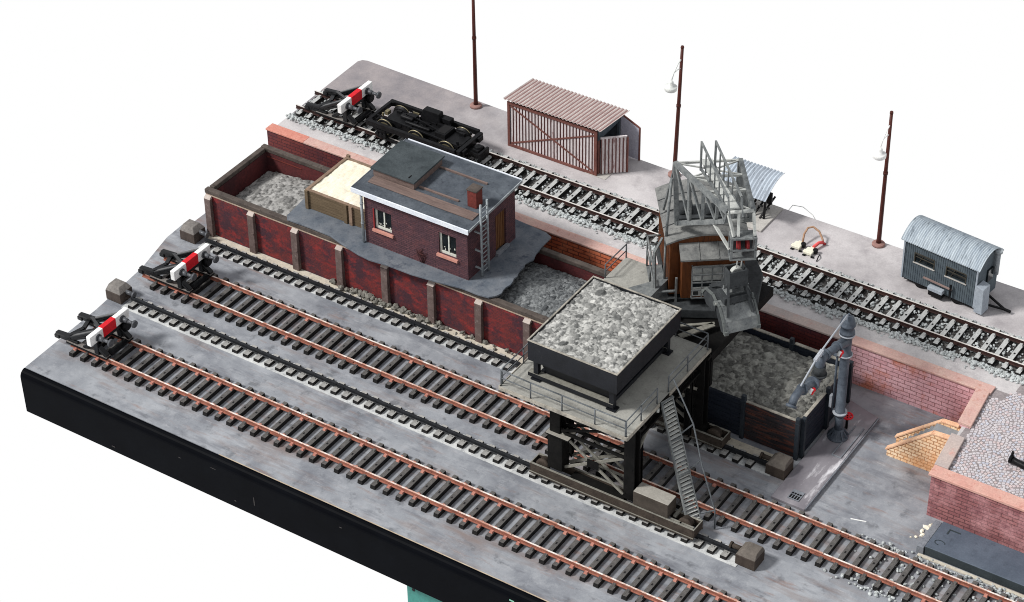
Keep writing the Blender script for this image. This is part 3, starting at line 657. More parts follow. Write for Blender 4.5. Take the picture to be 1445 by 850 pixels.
mb = MB()
for (a, b) in ((hx0, hx0+.25), (hx1-.25, hx1)):
    if a > 10:                                            # gable with the doorway
        D0, D1, DZ = 14.55, 15.5, 5.42
        for ya, yb, z0 in ((hy0+.251, D0, ZS), (D0, D1, DZ), (D1, hy1-.251, ZS)):
            mb.hexa([(a, ya, z0), (b, ya, z0), (b, yb, z0), (a, yb, z0), (a, ya, zr(ya)-.12), (b, ya, zr(ya)-.12), (b, yb, zr(yb)-.12), (a, yb, zr(yb)-.12)])
        remove_inner(mb); mb.build('gable_wall', 'hut', root); mb = MB()
    else:
        ya, yb = hy0+.251, hy1-.251
        mb.hexa([(a, ya, ZS), (b, ya, ZS), (b, yb, ZS), (a, yb, ZS), (a, ya, zr(ya)-.12), (b, ya, zr(ya)-.12), (b, yb, zr(yb)-.12), (a, yb, zr(yb)-.12)])
        mb.build('gable_wall', 'hut', root); mb = MB()
mb.box(hx0, hx1, hy1-.25, hy1, ZS, 6.3); mb.build('back_wall', 'hut', root)
rx0, rx1, ry0, ry1 = 6.68, 13.78, 11.86, 16.65
def slab_on_roof(mb, x0, x1, y0, y1, d0, d1, m=0):
    mb.hexa([(x0, y0, zr(y0)+d0), (x1, y0, zr(y0)+d0), (x1, y1, zr(y1)+d0), (x0, y1, zr(y1)+d0), (x0, y0, zr(y0)+d1), (x1, y0, zr(y0)+d1), (x1, y1, zr(y1)+d1), (x0, y1, zr(y1)+d1)], m); return mb
rf = slab_on_roof(MB(), rx0, rx1, ry0, ry1, -.1, 0).build('roof', 'felt', root, bevel=.01)
mb = MB(); mb.box(rx0-.03, rx1, ry0-.07, ry0-.002, 6.02, 6.30); mb.build('gutter_board', 'fasciaw', root, bevel=.015)
slab_on_roof(MB(), rx0+.1, rx1-.001, ry1+.001, ry1+.07, -.12, .035).build('roof_edge', 'fasciaw', rf)
slab_on_roof(MB(), rx1+.001, rx1+.05, ry0, ry1, -.12, .02).build('roof_edge', 'zinc', rf)
slab_on_roof(MB(), rx0-.04, rx0-.001, ry0, ry1, -.12, .02).build('roof_edge', 'zinc_dk', rf)
slab_on_roof(MB(), 6.95, 9.66, 13.14, 15.85, .42, .52).build('hatch_cover', 'felt2', rf, bevel=.015)
slab_on_roof(MB(), 7.05, 9.56, 13.25, 15.75, .001, .42).build('hatch_curb', 'plank', rf)
slab_on_roof(MB(), 7.15, 13.5, 12.6, 13.2, .015, .06).build('walk_plank', 'plank', rf, bevel=.01)
slab_on_roof(MB(), 9.68, 12.05, 13.52, 13.62, .001, .09).build('batten', 'plank', rf)
slab_on_roof(MB(), 9.6, 12.5, 15.42, 15.52, .001, .09).build('batten', 'plank', rf)
mb = MB(); mb.box(9.15, 9.2, 13.35, 13.6, zr(13.4)+.521, zr(13.4)+.55); mb.build('hinge', 'black', rf)
chm = MB().box(12.62, 13.15, 13.5, 14.05, zr(13.6)-.05, zr(13.6)+.96).build('chimney', 'chimney', rf)
MB().box(12.58, 13.19, 13.46, 14.09, zr(13.6)+.961, zr(13.6)+1.04).build('chimney_cap', 'cap', chm, bevel=.02)
for w in (W1, W2):
    x0, x1, z0, z1 = w
    mb = MB(); t = .07; y = hy0+.1
    mb.box(x0, x0+t, y, y+.07, z0, z1); mb.box(x1-.03, x1, y, y+.07, z0, z1); mb.box(x0+t, x1-t, y, y+.07, z1-t, z1); mb.box(x0+t, x1-t, y, y+.07, z0, z0+t)
    xm = (x0+x1)/2+.02; mb.box(xm-.035, xm+.035, y-.01, y+.07, z0+t, z1-t); mb.box(x0+t, x0+t+.05, y, y+.06, z0+t, z1-t)
    mb.box(x0+t, x1-t, y-.008, y+.06, z0+t, z0+t+.08)
    f = mb.build('window', 'frame_w', root)
    MB().box(x0+.02, x1-.02, y+.04, y+.05, z0+.02, z1-.02).build('pane', 'glass', f)
    mb = MB(); mb.box(x0-.1, x1+.12, hy0-.12, hy0+.08, z0-.16, z0-.005); mb.build('sill', 'sill', f, bevel=.01)
    if x0 < 9:
        mb = MB(); mb.box(x0-.07, x0-.003, hy0-.025, hy0+.1, z0, z1); mb.build('reveal', 'frame_red', f)
    mb = MB(); random.seed(int(x0))
    for k in range(7):                                   # torn pale paper behind the glass
        cx = random.uniform(x0+.16, x1-.2); cz = random.uniform(z0+.18, z0+.4)
        mb.box(cx, cx+random.uniform(.03, .09), y+.03, y+.035, cz, cz+random.uniform(.04, .14))
    mb.build('torn_blind', 'frame_w', f)
d = MB().box(hx1-.2, hx1-.1, 14.56, 15.49, ZS+.18, 5.41).build('door', 'door', root)
mb = MB()
for k in range(1, 6): mb.box(hx1-.1, hx1-.085, 14.56+k*.155-.01, 14.56+k*.155+.01, ZS+.2, 5.4)
mb.build('door_batten', 'cabwood', d)
MB().box(hx1-.05, hx1+.16, 14.5, 15.6, ZS+.001, ZS+.17).build('doorstep', 'zinc_dk', root, bevel=.015)
mb = MB(); mb.tube([(7.2, 11.93, 6.0), (7.2, 11.93, ZS+.05)], .075, 10); mb.tube([(7.2, 11.93, 4.2), (7.2, 11.93, 4.28)], .1, 10); mb.tube([(7.2, 11.93, 5.4), (7.2, 11.93, 5.48)], .1, 10)
mb.build('downpipe', 'zinc', root)
# ladder fixed to the gable
mb = MB(); la, lb = 12.72, 13.3
for y in (la, lb): mb.tube([(13.95, y, ZS+.02), (13.92, y, 7.35)], .06, 8)
for k in range(15): mb.tube([(13.94, la, ZS+.25+k*.27), (13.94, lb, ZS+.25+k*.27)], .028, 6)
for z in (3.5, 4.55, 5.65): mb.bar((13.56, la-.02, z), (13.95, la-.02, z), .08, .07); mb.bar((13.56, lb+.02, z), (13.95, lb+.02, z), .08, .07)
mb.build('ladder', 'zinc', root)
mb = MB(); random.seed(21)                               # dead creeper on the front wall
for k in range(230):
    a = random.uniform(0, 2*PI); r = abs(random.gauss(0, .3)); x = 10.75+math.cos(a)*r*1.0; z = 3.55+math.sin(a)*r*.9
    if z < ZS+.02: continue
    s = random.uniform(.02, .05); y = hy0-random.uniform(.005, .06)
    v = [Vector((random.uniform(-1, 1), random.uniform(-.6, .6), random.uniform(-1, 1)))*s for _ in range(3)]
    mb.add([Vector((x, y, z))+q for q in v], [(0, 1, 2)])
for k in range(9):
    mb.tube([(10.75+random.uniform(-.1, .1), hy0-.02, ZS+.02), (10.75+random.uniform(-.3, .3), hy0-.03, 3.5), (10.75+random.uniform(-.5, .5), hy0-.03, random.uniform(3.6, 4.05))], .012, 4)
o = mb.build('dry_creeper', 'creeper', None); tag(o, 'small dead creeper clinging to the front wall of the brick hut', 'plant')

# ------------------------------------------------------------------ retaining wall and dock
root = thing('retaining_wall', (16, 18.5, 0), 'long brick retaining wall with pink coping holding up the raised track', 'wall')
for a, b, m in ((-4.15, .2, 'retain_dk'), (.201, 7.0, 'retain_dk'), (7.001, 22.5, 'retain'), (22.501, 31.0, 'retain_dk'), (31.001, 38.6, 'retain_pink')):
    MB().box(a, b, 18.4, 18.76, .003, 2.36).build('brick_face', m, root)
for a, b, m in ((-4.2, -1.6, 'cop_red'), (-1.599, 14, 'cop'), (14.001, 23, 'cop'), (23.001, 31, 'cop_dust'), (31.001, 38.9, 'cop')):
    mb = MB(); mb.box(a, b, 18.34, 18.98, 2.361, 2.47); mb.build('coping', m, root, bevel=.025)
root = thing('dock_wall', (41, 14, 0), 'reddish brick wall with pink coping round the cobbled loading dock', 'wall')
xe = lambda y: 38.25+(18.4-y)*.108                      # the slightly skew end wall
def skew(mb, y0, y1, z0, z1, w0=0, w1=.55, m=0): return mb.hexa([(xe(y0)+w0, y0, z0), (xe(y0)+w1, y0, z0), (xe(y1)+w1, y1, z0), (xe(y1)+w0, y1, z0), (xe(y0)+w0, y0, z1), (xe(y0)+w1, y0, z1), (xe(y1)+w1, y1, z1), (xe(y1)+w0, y1, z1)], m)
skew(MB(), 15.6, 18.39, .003, 2.4).build('end_wall', 'retain_pink', root)
skew(MB(), 12.05, 14.7, .003, 2.4).build('end_wall', 'dockwall', root)
MB().box(39.0, 52, 11.66, 12.04, .003, 2.4).build('front_wall', 'dockwall', root)
skew(MB(), 15.6, 18.33, 2.401, 2.56, -.07, .6).build('coping', 'cop', root, bevel=.025)
skew(MB(), 12.3, 14.7, 2.401, 2.56, -.07, .6).build('coping', 'cop_dust', root, bevel=.025)
mb = MB(); mb.box(38.88, 52, 11.58, 12.28, 2.402, 2.55); mb.build('coping', 'cop_front', root, bevel=.025)
# cobbles laid in fans
mb = MB(); mb.box(38.9, 52, 12.05, 18.9, 2.352, 2.37, 3); mb.box(39.8, 52, 18.901, 22, ZD+.004, 2.37, 3)
random.seed(5); FW = 2.1; R0 = 1.2; dr = .165
def okc(x, y): return x > xe(y)+.62 and x < 46 and y > 12.36 and y < 19.2-.0*(x) and not (y > 18.3 and x < 39.6)
FR = 1.3; cen = []
for jr in range(-3, 20):
    for ic in range(-2, 5): cen.append((38.2+ic*2*FR+(jr % 2)*FR, 10.6+jr*FR*.5, jr))
def owner(x, y):
    b = None
    for c in cen:
        if (x-c[0])**2+(y-c[1])**2 < FR*FR and (b is None or c[2] < b[2]): b = c
    return b
for c in cen:
    nr = 8
    for ri in range(nr):
        r = FR*(ri+.5)/nr; nst = max(4, int(2*PI*r/.175)); ph = random.random()
        for k in range(nst):
            a = 2*PI*(k+ph)/nst; x = c[0]+r*math.sin(a); y = c[1]+r*math.cos(a)
            if not okc(x, y) or owner(x, y) is not c: continue
            w = 2*PI*r/nst*.88; h = FR/nr*.86; ca, sa = math.cos(-a), math.sin(-a)
            jt = random.uniform(.86, 1.04); z = 2.368+random.uniform(.0, .012)
            q = lambda px, py, pz: (x+px*ca-py*sa, y+px*sa+py*ca, pz)
            hw, hh = w*jt/2, h*jt/2
            mb.add([q(-hw, -hh, 2.365), q(hw, -hh, 2.365), q(hw, hh, 2.365), q(-hw, hh, 2.365), q(-hw*.8, -hh*.78, z+.012), q(hw*.8, -hh*.78, z+.012), q(hw*.8, hh*.78, z+.012), q(-hw*.8, hh*.78, z+.012)],
                   [(0, 1, 5, 4), (1, 2, 6, 5), (2, 3, 7, 6), (3, 0, 4, 7), (4, 5, 6, 7)], random.choice((0, 0, 0, 1, 2)))
struct(mb.build('cobbled_paving', ['stone1', 'stone2', 'stone3', 'joint']))
# brick steps / ramp up to the dock
root = thing('dock_steps', (37, 15, 0), 'ochre brick ramp with sloping side walls climbing to the dock wall', 'steps')
for y0, y1, nm in ((14.44, 14.7, 'side_wall'), (15.46, 15.7, 'side_wall')):
    mb = MB()
    P = [(35.62, 0), (38.75, 0), (38.75, 2.25), (37.75, 2.2), (35.62, .28)]
    n = len(P); mb.add([(x, y0, z+.003) for x, z in P]+[(x, y1, z+.003) for x, z in P], [[i, (i+1) % n, n+(i+1) % n, n+i] for i in range(n)]+[list(range(n))[::-1], [n+i for i in range(n)]])
    o = mb.build(nm, 'step_brick', root)
    mb = MB(); mb.path([(35.55, (y0+y1)/2, .34), (37.75, (y0+y1)/2, 2.27), (38.6, (y0+y1)/2, 2.33)], y1-y0+.03, .09); mb.build('coping', 'cop_ochre', o, bevel=.015)
mb = MB()
for k in range(8): mb.box(35.8+k*.25, 38.9, 14.701, 15.459, .004+k*.265, .004+(k+1)*.265)
mb.build('treads', 'step_tread', root)
# long dark slab in the right foreground
root = thing('dark_slab', (45, 10, 0), 'long blue black slab lying in front of the reddish dock wall', 'slab')
MB().box(40.02, 52, 9.2, 11.16, .003, .5, 1, 0).build('slab', ['darkslab', 'darkslab_side'], root, bevel=.04)
MB().box(39.66, 40.0, 9.14, 11.12, .003, .44).build('end_strip', 'zinc_dk', root, bevel=.02)
MB().box(39.8, 52, 8.95, 9.12, .003, .06).build('cream_kerb', 'cream_strip', root)
mb = MB(); mb.box(40.5, 41.05, 10.75, 10.82, .501, .515); mb.box(40.5, 40.57, 10.45, 10.75, .501, .515); mb.tube([(40.5+.3*math.cos(a)*.8, 9.75+.16*math.sin(a), .51) for a in [i*PI/6 for i in range(10)]], .018, 5)
mb.build('raised_mark', 'darkslab_side', root)
# black casting lying on the cobbles
root = thing('iron_casting', (43, 14.2, 2.4), 'black iron pipe with flared end lying on the cobbled dock', 'casting')
mb = MB(); mb.tube([(41.7, 14.35, 2.62), (42.0, 14.32, 2.6), (42.9, 14.2, 2.6), (46, 13.8, 2.6)], [.17, .15, .2, .2], 14); mb.build('pipe', 'black', root)
mb = MB(); mb.tube([(41.62, 14.36, 2.66), (41.74, 14.35, 2.66)], [.24, .2], 14); mb.bar((41.66, 14.36, 2.7), (41.7, 14.38, 3.05), .16, .1); mb.build('flange', 'black', root, bevel=.02)
# ------------------------------------------------------------------ gantry
DZ = 5.6
root = thing('coal_gantry', (24.6, 7.1, 0), 'black steel coaling gantry with pale grey deck straddling the middle track', 'gantry')
def beam(y, x0, x1, name):
    mb = MB(); s = .36
    for sg in (-1, 1): mb.box(x0, x1, y+sg*s-.06, y+sg*s+.06, .42, .9, 0, 1)
    mb.box(x0-.06, x0-.001, y-s-.06, y+s+.06, .42, .9, 0, 1); mb.box(x1+.001, x1+.06, y-s-.06, y+s+.06, .42, .9, 0, 1)
    for sg in (-1, 1): mb.box(x0-.06, x1+.06, y+sg*(s+.07)-.05, y+sg*(s+.07)+.05, .36, .44, 0, 1)
    o = mb.build(name, ['gantry_br', 'gantry_lt'], root, bevel=.01)
    for x in (x0+.5, x1-.55):
        mb = MB(); mb.lathe((x, y, .78), [(.2, -.2), (.36, -.2), (.36, -.08), (.31, -.06), (.31, .18), (.2, .2)], 20, axis='y'); mb.build('wheel', 'gantry_br', o)
    return o
nb = beam(4.58, 22.3, 30.95, 'bogie_beam'); fb = beam(10.7, 22.3, 29.0, 'bogie_beam')
MB().box(24.3, 27.2, 4.3, 4.86, .55, .8).build('cover_plate', 'gantry', nb)
MB().box(23.2, 28.0, 10.4, 11, .6, .84).build('cover_plate', 'gantry', fb)
def hleg(x, y, z0, z1):
    mb = MB(); w = .27
    mb.box(x-w, x+w, y-w, y-w+.08, z0, z1); mb.box(x-w, x+w, y+w-.08, y+w, z0, z1); mb.box(x-.05, x+.05, y-w+.081, y+w-.081, z0, z1)
    mb.box(x-w-.1, x+w+.1, y-w-.05, y+w+.05, z0, z0+.07)
    for k in range(6):
        for sx in (-.17, .17): mb.lathe((x+sx, y-w, z0+.3+k*.75), [(.03, -.02), (.03, .005)], 6, axis='y')
    mb.build('leg', 'gantry', root)
for x, y in ((23.45, 4.7), (27.42, 4.7), (23.45, 10.7), (27.6, 10.7)): hleg(x, y, .905, 5.1)
for y in (4.7, 10.7):
    xr = 27.1 if y < 6 else 27.3
    for yy in (y-.2, y+.22):
        mb = MB(); mb.bar((23.8, yy, 3.15), (xr, yy, 1.0), .06, .14); mb.build('brace', 'gantry_lt', root)
        mb = MB(); mb.bar((23.8, yy+.07, 1.05), (xr, yy+.07, 3.1), .06, .14); mb.build('brace', 'gantry_lt', root)
        mb = MB(); mb.bar((23.75, yy+.03, 3.2), (xr, yy+.03, 3.2), .08, .16); mb.bar((23.75, yy, 3.3), (xr, yy, 4.7), .06, .12); mb.build('brace', 'gantry', root)
    yi = 5.6 if y < 6 else 9.8
    for x in (23.55, xr+.15):
        mb = MB(); mb.box(x-.16, x+.16, yi-.05, yi+.05, .9, 5.1); mb.box(x-.16, x-.1, yi-.12, yi+.12, .9, 5.1); mb.box(x+.1, x+.16, yi-.12, yi+.12, .9, 5.1); mb.build('inner_leg', 'gantry', root)
        mb = MB()
        for z in (1.1, 2.2, 3.3, 4.4): mb.bar((x, min(y, yi)+.1, z), (x, max(y, yi)-.1, z+(.0 if z > 4 else .9)), .1, .1); mb.bar((x, min(y, yi)+.1, z), (x, max(y, yi)-.1, z), .1, .1)
        mb.build('lacing', 'gantry', root)
    for a, b, mm in (((23.7, yi, 3.2), (xr, yi, 1.0), 'gantry_lt'), ((23.7, yi+.06, 1.0), (xr, yi+.06, 3.2), 'gantry_lt'), ((23.7, yi, 3.35), (xr, yi, 4.9), 'gantry'), ((23.7, yi+.06, 4.9), (xr, yi+.06, 3.35), 'gantry'), ((23.7, yi, 3.28), (xr, yi, 3.28), 'gantry_lt'), ((23.7, yi, .98), (xr, yi, .98), 'gantry_lt')):
        mb = MB(); mb.bar(a, b, .06, .12); mb.build('brace', mm, root)
    mb = MB(); mb.box(25.2, 25.8, y-.27, y-.235, 1.85, 2.3); mb.build('gusset', 'gantry', root)
for x in (23.45, 27.5):
    mb = MB(); mb.box(x-.2, x+.2, 5.0, 10.4, 4.9, 5.1); mb.box(x-.2, x+.2, 5.0, 10.4, 4.3, 4.42)
    for k in range(6):
        y0 = 5+k*.9; mb.bar((x, y0, 4.42), (x, y0+.9, 4.9) if k % 2 else (x, y0+.9, 4.42), .1, .1); mb.bar((x, y0+(.9 if k % 2 else 0), 4.42), (x, y0+(.0 if k % 2 else .9), 4.9), .1, .1)
    mb.build('cross_girder', 'gantry', root)
    mb = MB(); mb.bar((x, 5.0, 3.3), (x, 6.2, 4.35), .1, .14); mb.bar((x, 10.4, 3.3), (x, 9.2, 4.35), .1, .14); mb.build('knee_brace', 'gantry_lt', root)
for y in (4.7, 10.7):
    mb = MB(); mb.box(22.2, 28.0, y-.2, y+.2, 5.101, 5.24); mb.box(22.2, 28.0, y-.04, y+.04, 5.241, 5.44); mb.build('deck_girder', 'gantry', root)
mb = MB()
for x in (21.7, 23, 24.3, 25.6, 26.9): mb.box(x, x+.12, 3.4, 10.8, 5.25, 5.445)
mb.build('deck_joist', 'gantry', root)
mb = MB(); mb.box(24.25, 27.95, 10.98, 17.0, 4.7, 5.2); mb.box(21.2, 24.2, 12.9, 13.2, 5.0, 5.43); mb.box(24.3, 24.6, 11.0, 12.6, 3.4, 4.69); mb.box(27.4, 27.9, 11.0, 11.2, 3.2, 4.69)
mb.build('rear_girder', 'gantry', root)
mb = MB(); mb.bar((26.2, 10.95, 5.5), (27.1, 12.6, 5.5), .3, .06); mb.bar((25.0, 11.0, 5.5), (27.1, 12.7, 5.5), .16, .06); mb.box(24.3, 27.9, 10.85, 10.97, 5.3, 5.44); mb.build('rear_strut', 'gantry_lt', root)
# deck plate with its rear wing
mb = MB(); mb.prism([(21.2, 3.3), (27.93, 3.3), (27.93, 10.8), (24.2, 10.8), (24.2, 14.9), (20.95, 14.9), (20.95, 10.8), (21.2, 10.8)], 5.45, DZ, 1, 0)
dk = mb.build('deck', ['deck', 'gantry'], root, bevel=.012)
mb = MB()
for a, b in (((21.2, 3.28), (27.95, 3.28)), ((27.96, 3.3), (27.96, 6.1)), ((27.96, 7.0), (27.96, 10.8)), ((21.18, 3.3), (21.18, 10.8))):
    mb.bar((*a, 5.54), (*b, 5.54), .05, .2)
mb.build('kick_board', 'rim', dk, bevel=.008)
mb = MB(); mb.prism([(22.4, 10.9), (24.2, 10.9), (24.2, 13.6)], DZ+.005, DZ+.95, 0); mb.build('side_plate', 'cranegrey', dk)
def railing(pts, z=DZ, h=.9, skip=()):
    mb = MB()
    for p in pts: mb.tube([(*p, z), (*p, z+h)], .035, 6)
    for a, b in zip(pts, pts[1:]):
        mb.tube([(*a, z+h), (*b, z+h)], .034, 6); mb.tube([(*a, z+h*.52), (*b, z+h*.52)], .028, 6)
    return mb.build('railing', 'railing', root)
railing([(21.22, 3.55), (21.22, 5.3), (21.22, 7.2), (21.22, 9.1), (21.22, 10.7)])
railing([(21.24, 3.4), (22.85, 3.36), (24.52, 3.36), (26.25, 3.34), (27.83, 3.34)])
railing([(27.86, 3.36), (27.86, 4.65), (27.86, 6.06)])
railing([(27.86, 7.06), (27.86, 8.8), (27.86, 10.65)])
railing([(27.82, 10.72), (26.1, 10.76)])
railing([(20.98, 12.9), (20.98, 14.85)], h=.8)
# housings on the near beam
cab0 = MB().box(23.12, 23.92, 4.32, 4.95, .95, 3.0, 0).build('winch_housing', 'gantry', root, bevel=.03)
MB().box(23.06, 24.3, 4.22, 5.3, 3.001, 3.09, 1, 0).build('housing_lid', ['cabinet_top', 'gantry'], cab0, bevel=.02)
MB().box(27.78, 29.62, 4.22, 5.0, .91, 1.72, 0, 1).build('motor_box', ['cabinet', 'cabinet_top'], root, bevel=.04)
mb = MB(); mb.box(29.7, 30.9, 4.3, 4.38, .84, .92); mb.box(30.2, 30.28, 4.3, 4.9, .84, .92); mb.box(29.75, 29.9, 4.5, 5.2, .9, 1.0); mb.build('landing_frame', 'gantry_lt', root)
# lamps under the deck edge
mb = MB(); mb.tube([(27.7, 4.25, 5.4), (27.7, 4.25, 5.15)], .08, 8); mb.build('lamp', 'cranelt', root)
mb = MB(); mb.tube([(27.95, 6.0, 5.4), (27.95, 6.0, 5.2)], .07, 8); mb.build('lamp', 'cranelt', root)
# stair ladder
T1, T2, B1, B2 = Vector((27.95, 6.26, 5.6)), Vector((28.12, 6.92, 5.6)), Vector((30.48, 4.62, .5)), Vector((30.8, 5.2, .5))
mb = MB()
for a, b in ((T1, B1), (T2, B2)):
    mb.bar(a, b, .06, .16); d = (b-a)
for k in range(32):
    t = (k+.5)/32; mb.bar(T1.lerp(B1, t), T2.lerp(B2, t), .14, .04, m=1)
for t in (.02, .33, .6, .98): mb.bar(T1.lerp(B1, t)+Vector((.05, -.02, .09)), T2.lerp(B2, t)+Vector((.05, .02, .09)), .09, .05)
ld = mb.build('stair', ['cranegrey', 'cranelt'], root)
mb = MB(); up = Vector((.5, .25, .62)); tp = [T2+Vector((.0, .12, .85)), T2.lerp(B2, .3)+up, T2.lerp(B2, .62)+up*.95, B2+Vector((.45, .45, .62)), B2+Vector((.5, .42, -.45))]
mb.tube(tp, .04, 6)
for t, q in ((.3, tp[1]), (.58, T2.lerp(B2, .58)+up*.95), (.93, tp[3])): mb.bar(T2.lerp(B2, t), q, .05, .05)
mb.build('handrail', 'railing', ld)

# ------------------------------------------------------------------ coal hopper on the deck
root = thing('coal_hopper', (24.45, 7.1, DZ), 'square black coal hopper heaped with coal on the gantry deck', 'hopper')
hx0, hx1, hy0, hy1 = 22.12, 26.8, 4.28, 9.92; zt = 8.0; zb = 6.9
mb = MB(); w = .08
mb.box(hx0, hx1, hy0, hy0+w, zb, zt); mb.box(hx0, hx1, hy1-w, hy1, zb, zt); mb.box(hx0, hx0+w, hy0+w, hy1-w, zb, zt); mb.box(hx1-w, hx1, hy0+w, hy1-w, zb, zt)
mb.build('side_plate', 'hopper', root, bevel=.012)
mb = MB()
for b in ((hx0-.03, hx1+.03, hy0-.03, hy0+.05), (hx0-.03, hx1+.03, hy1-.05, hy1+.03), (hx0-.03, hx0+.05, hy0+.051, hy1-.051), (hx1-.05, hx1+.03, hy0+.051, hy1-.051)): mb.box(*b, zt+.001, zt+.05)
mb.build('rim', 'rim', root, bevel=.012)
mb = MB(); mb.hexa([(hx0+.6, hy0+.6, 5.98), (hx1-.6, hy0+.6, 5.98), (hx1-.6, hy1-.6, 5.98), (hx0+.6, hy1-.6, 5.98), (hx0+.35, hy0+.35, 6.895), (hx1-.35, hy0+.35, 6.895), (hx1-.35, hy1-.35, 6.895), (hx0+.35, hy1-.35, 6.895)])
mb.build('funnel', 'hopper', root)
mb = MB()
for y in (hy0+.42, hy1-.42): mb.box(21.95, 26.45, y-.16, y+.16, 5.75, 5.96, 0, 1)
for x in (22.5, 26.2): mb.box(x-.1, x+.1, hy0+.585, hy1-.585, 5.75, 5.96)
mb.build('base_frame', ['hopper', 'gantry_lt'], root)
for x in (22.35, 26.35):
    for y in (hy0+.42, hy1-.42):
        mb = MB(); mb.box(x-.1, x+.1, y-.1, y+.1, DZ+.08, 5.745); mb.box(x-.24, x+.24, y-.2, y+.2, DZ+.003, DZ+.08); mb.box(x-.12, x+.12, y-.12, y+.12, 5.965, 6.89); mb.build('foot', 'hopper', root)
heap('coal_heap', [(hx0+w+.002, hy0+w+.002), (hx1-w-.002, hy0+w+.002), (hx1-w-.002, hy1-w-.002), (hx0+w+.002, hy1-w-.002)], lambda u, v: 7.93+.06*math.sin(PI*u)*math.sin(PI*v), 'coal_a', 'pale frosted coal heap level with the rim of the black hopper', 'coal heap', group='coal heaps in the bunkers', seed=3, lump=.18, amp=.055, res=.036, dens=.8, base=6.95)

# ------------------------------------------------------------------ slewing crane
CO = Vector((24.45, 12.95, 0)); CU = Vector((.8, .6, 0)); CV = Vector((.6, -.8, 0))
def cw(p): return CO+CU*p[0]+CV*p[1]+Vector((0, 0, p[2]))
root = thing('slewing_crane', tuple(cw((1.75, -2.2, 5.61))), 'brown timber crane cab with grey lattice jib at the back of the gantry', 'crane')
def cb(mb, name, mats, parent=None, bevel=0):
    mb.xform(cw); return mb.build(name, mats, parent or root, bevel=bevel)
mb = MB(); mb.prism([(-.1, -4.6), (4.4, -4.6), (4.75, -1.6), (4.2, .5), (2.6, 1.2), (.2, .9), (-.1, .3)], 5.25, 5.75); cb(mb, 'slew_platform', 'cranedk', bevel=.04)
mb = MB(); mb.lathe((1.8, -1.6, 5.76), [(1.7, 0), (1.7, .12), (1.5, .2)], 32); cb(mb, 'turntable', 'cranedk')
mb = MB(); mb.box(0, 3.55, -4.3, 0, 5.96, 8.92)
cabn = cb(mb, 'cab_body', 'cabwood', bevel=.02)
mb = MB()
for k in range(1, 9): mb.box(k*.4-.012, k*.4+.012, -.001, .014, 6.3, 8.9)
for k in range(1, 11): mb.box(-.014, .001, -k*.4-.012, -k*.4+.012, 6.0, 8.85)
cb(mb, 'board_strip', 'cabwood', cabn)
# arched roof
mb = MB(); nu = 14
def zarch(u): return 8.92+.45*(1-((u-1.775)/1.95)**2)
vs = []
for k in range(nu+1):
    u = -.2+k*3.95/nu
    for v in (-4.5, .12): vs += [(u, v, zarch(u)), (u, v, zarch(u)+.09)]
fs = []
for k in range(nu):
    a = k*4; b = a+4
    fs += [(a, b, b+2, a+2), (a+1, a+3, b+3, b+1), (a, a+1, b+1, b), (a+2, b+2, b+3, a+3)]
fs += [(0, 2, 3, 1), (nu*4, nu*4+1, nu*4+3, nu*4+2)]
mb.add(vs, fs, 0); rfo = cb(mb, 'roof', 'cabroof')
mb = MB()
for v in (-3.4, -2.3, -1.2): 
    for k in range(nu):
        u = -.2+k*3.95/nu; u2 = u+3.95/nu; mb.bar((u, v, zarch(u)+.095), (u2, v, zarch(u2)+.095), .05, .03)
cb(mb, 'roof_seam', 'cranedk', rfo)
mb = MB(); mb.hexa([(0, -.0, 5.96), (3.55, -.0, 5.96), (3.55, .02, 5.96), (0, .02, 5.96), (0, 0, 8.9), (3.55, 0, 8.9), (3.55, .02, 8.9), (0, .02, 8.9)]); 
vs = [(0, -.02, 8.9), (3.55, -.02, 8.9)]+[(3.55-3.55*k/10, -.02, zarch(3.55-3.55*k/10)-.003) for k in range(11)]
mb = MB(); mb.add(vs+[(x, .0, z) for x, y, z in vs], [list(range(13))[::-1], [13+k for k in range(13)]]+[[k, (k+1) % 13, 13+(k+1) % 13, 13+k] for k in range(13)]); cb(mb, 'gable', 'cabwood', cabn)
# driver's bay with its barred window
mb = MB(); mb.box(.5, 3.0, .021, .66, 6.2, 8.45); bay = cb(mb, 'driver_bay', 'cabwood', bevel=.015)
mb = MB(); mb.hexa([(.4, .021, 8.86), (3.1, .021, 8.86), (3.1, .86, 8.46), (.4, .86, 8.46), (.4, .021, 8.95), (3.1, .021, 8.95), (3.1, .86, 8.55), (.4, .86, 8.55)])
for k in range(1, 3): mb.bar((.4+k*.9, .021, 8.97), (.4+k*.9, .86, 8.57), .03, .04)
cb(mb, 'bay_roof', 'cabroof', bay)
mb = MB(); mb.box(.98, 2.84, .661, .70, 6.32, 8.06); wg = cb(mb, 'bay_window', 'cranelt', bay)
mb = MB(); mb.box(1.02, 2.80, .701, .706, 6.86, 7.2); mb.box(1.05, 1.3, .701, .706, 6.4, 6.62); cb(mb, 'window_pane', 'glass', wg)
mb = MB()
for k in range(5): mb.bar((.97+k*.47, .80, 6.28), (.97+k*.47, .80, 8.1), .05, .06)
for k in range(5): mb.bar((.95, .82, 6.30+k*.445), (2.87, .82, 6.30+k*.445), .05, .06)
for u in (.97, 2.85):
    for z in (6.3, 8.08): mb.bar((u, .66, z), (u, .82, z), .06, .06)
cb(mb, 'window_grille', 'cranegrey', wg)
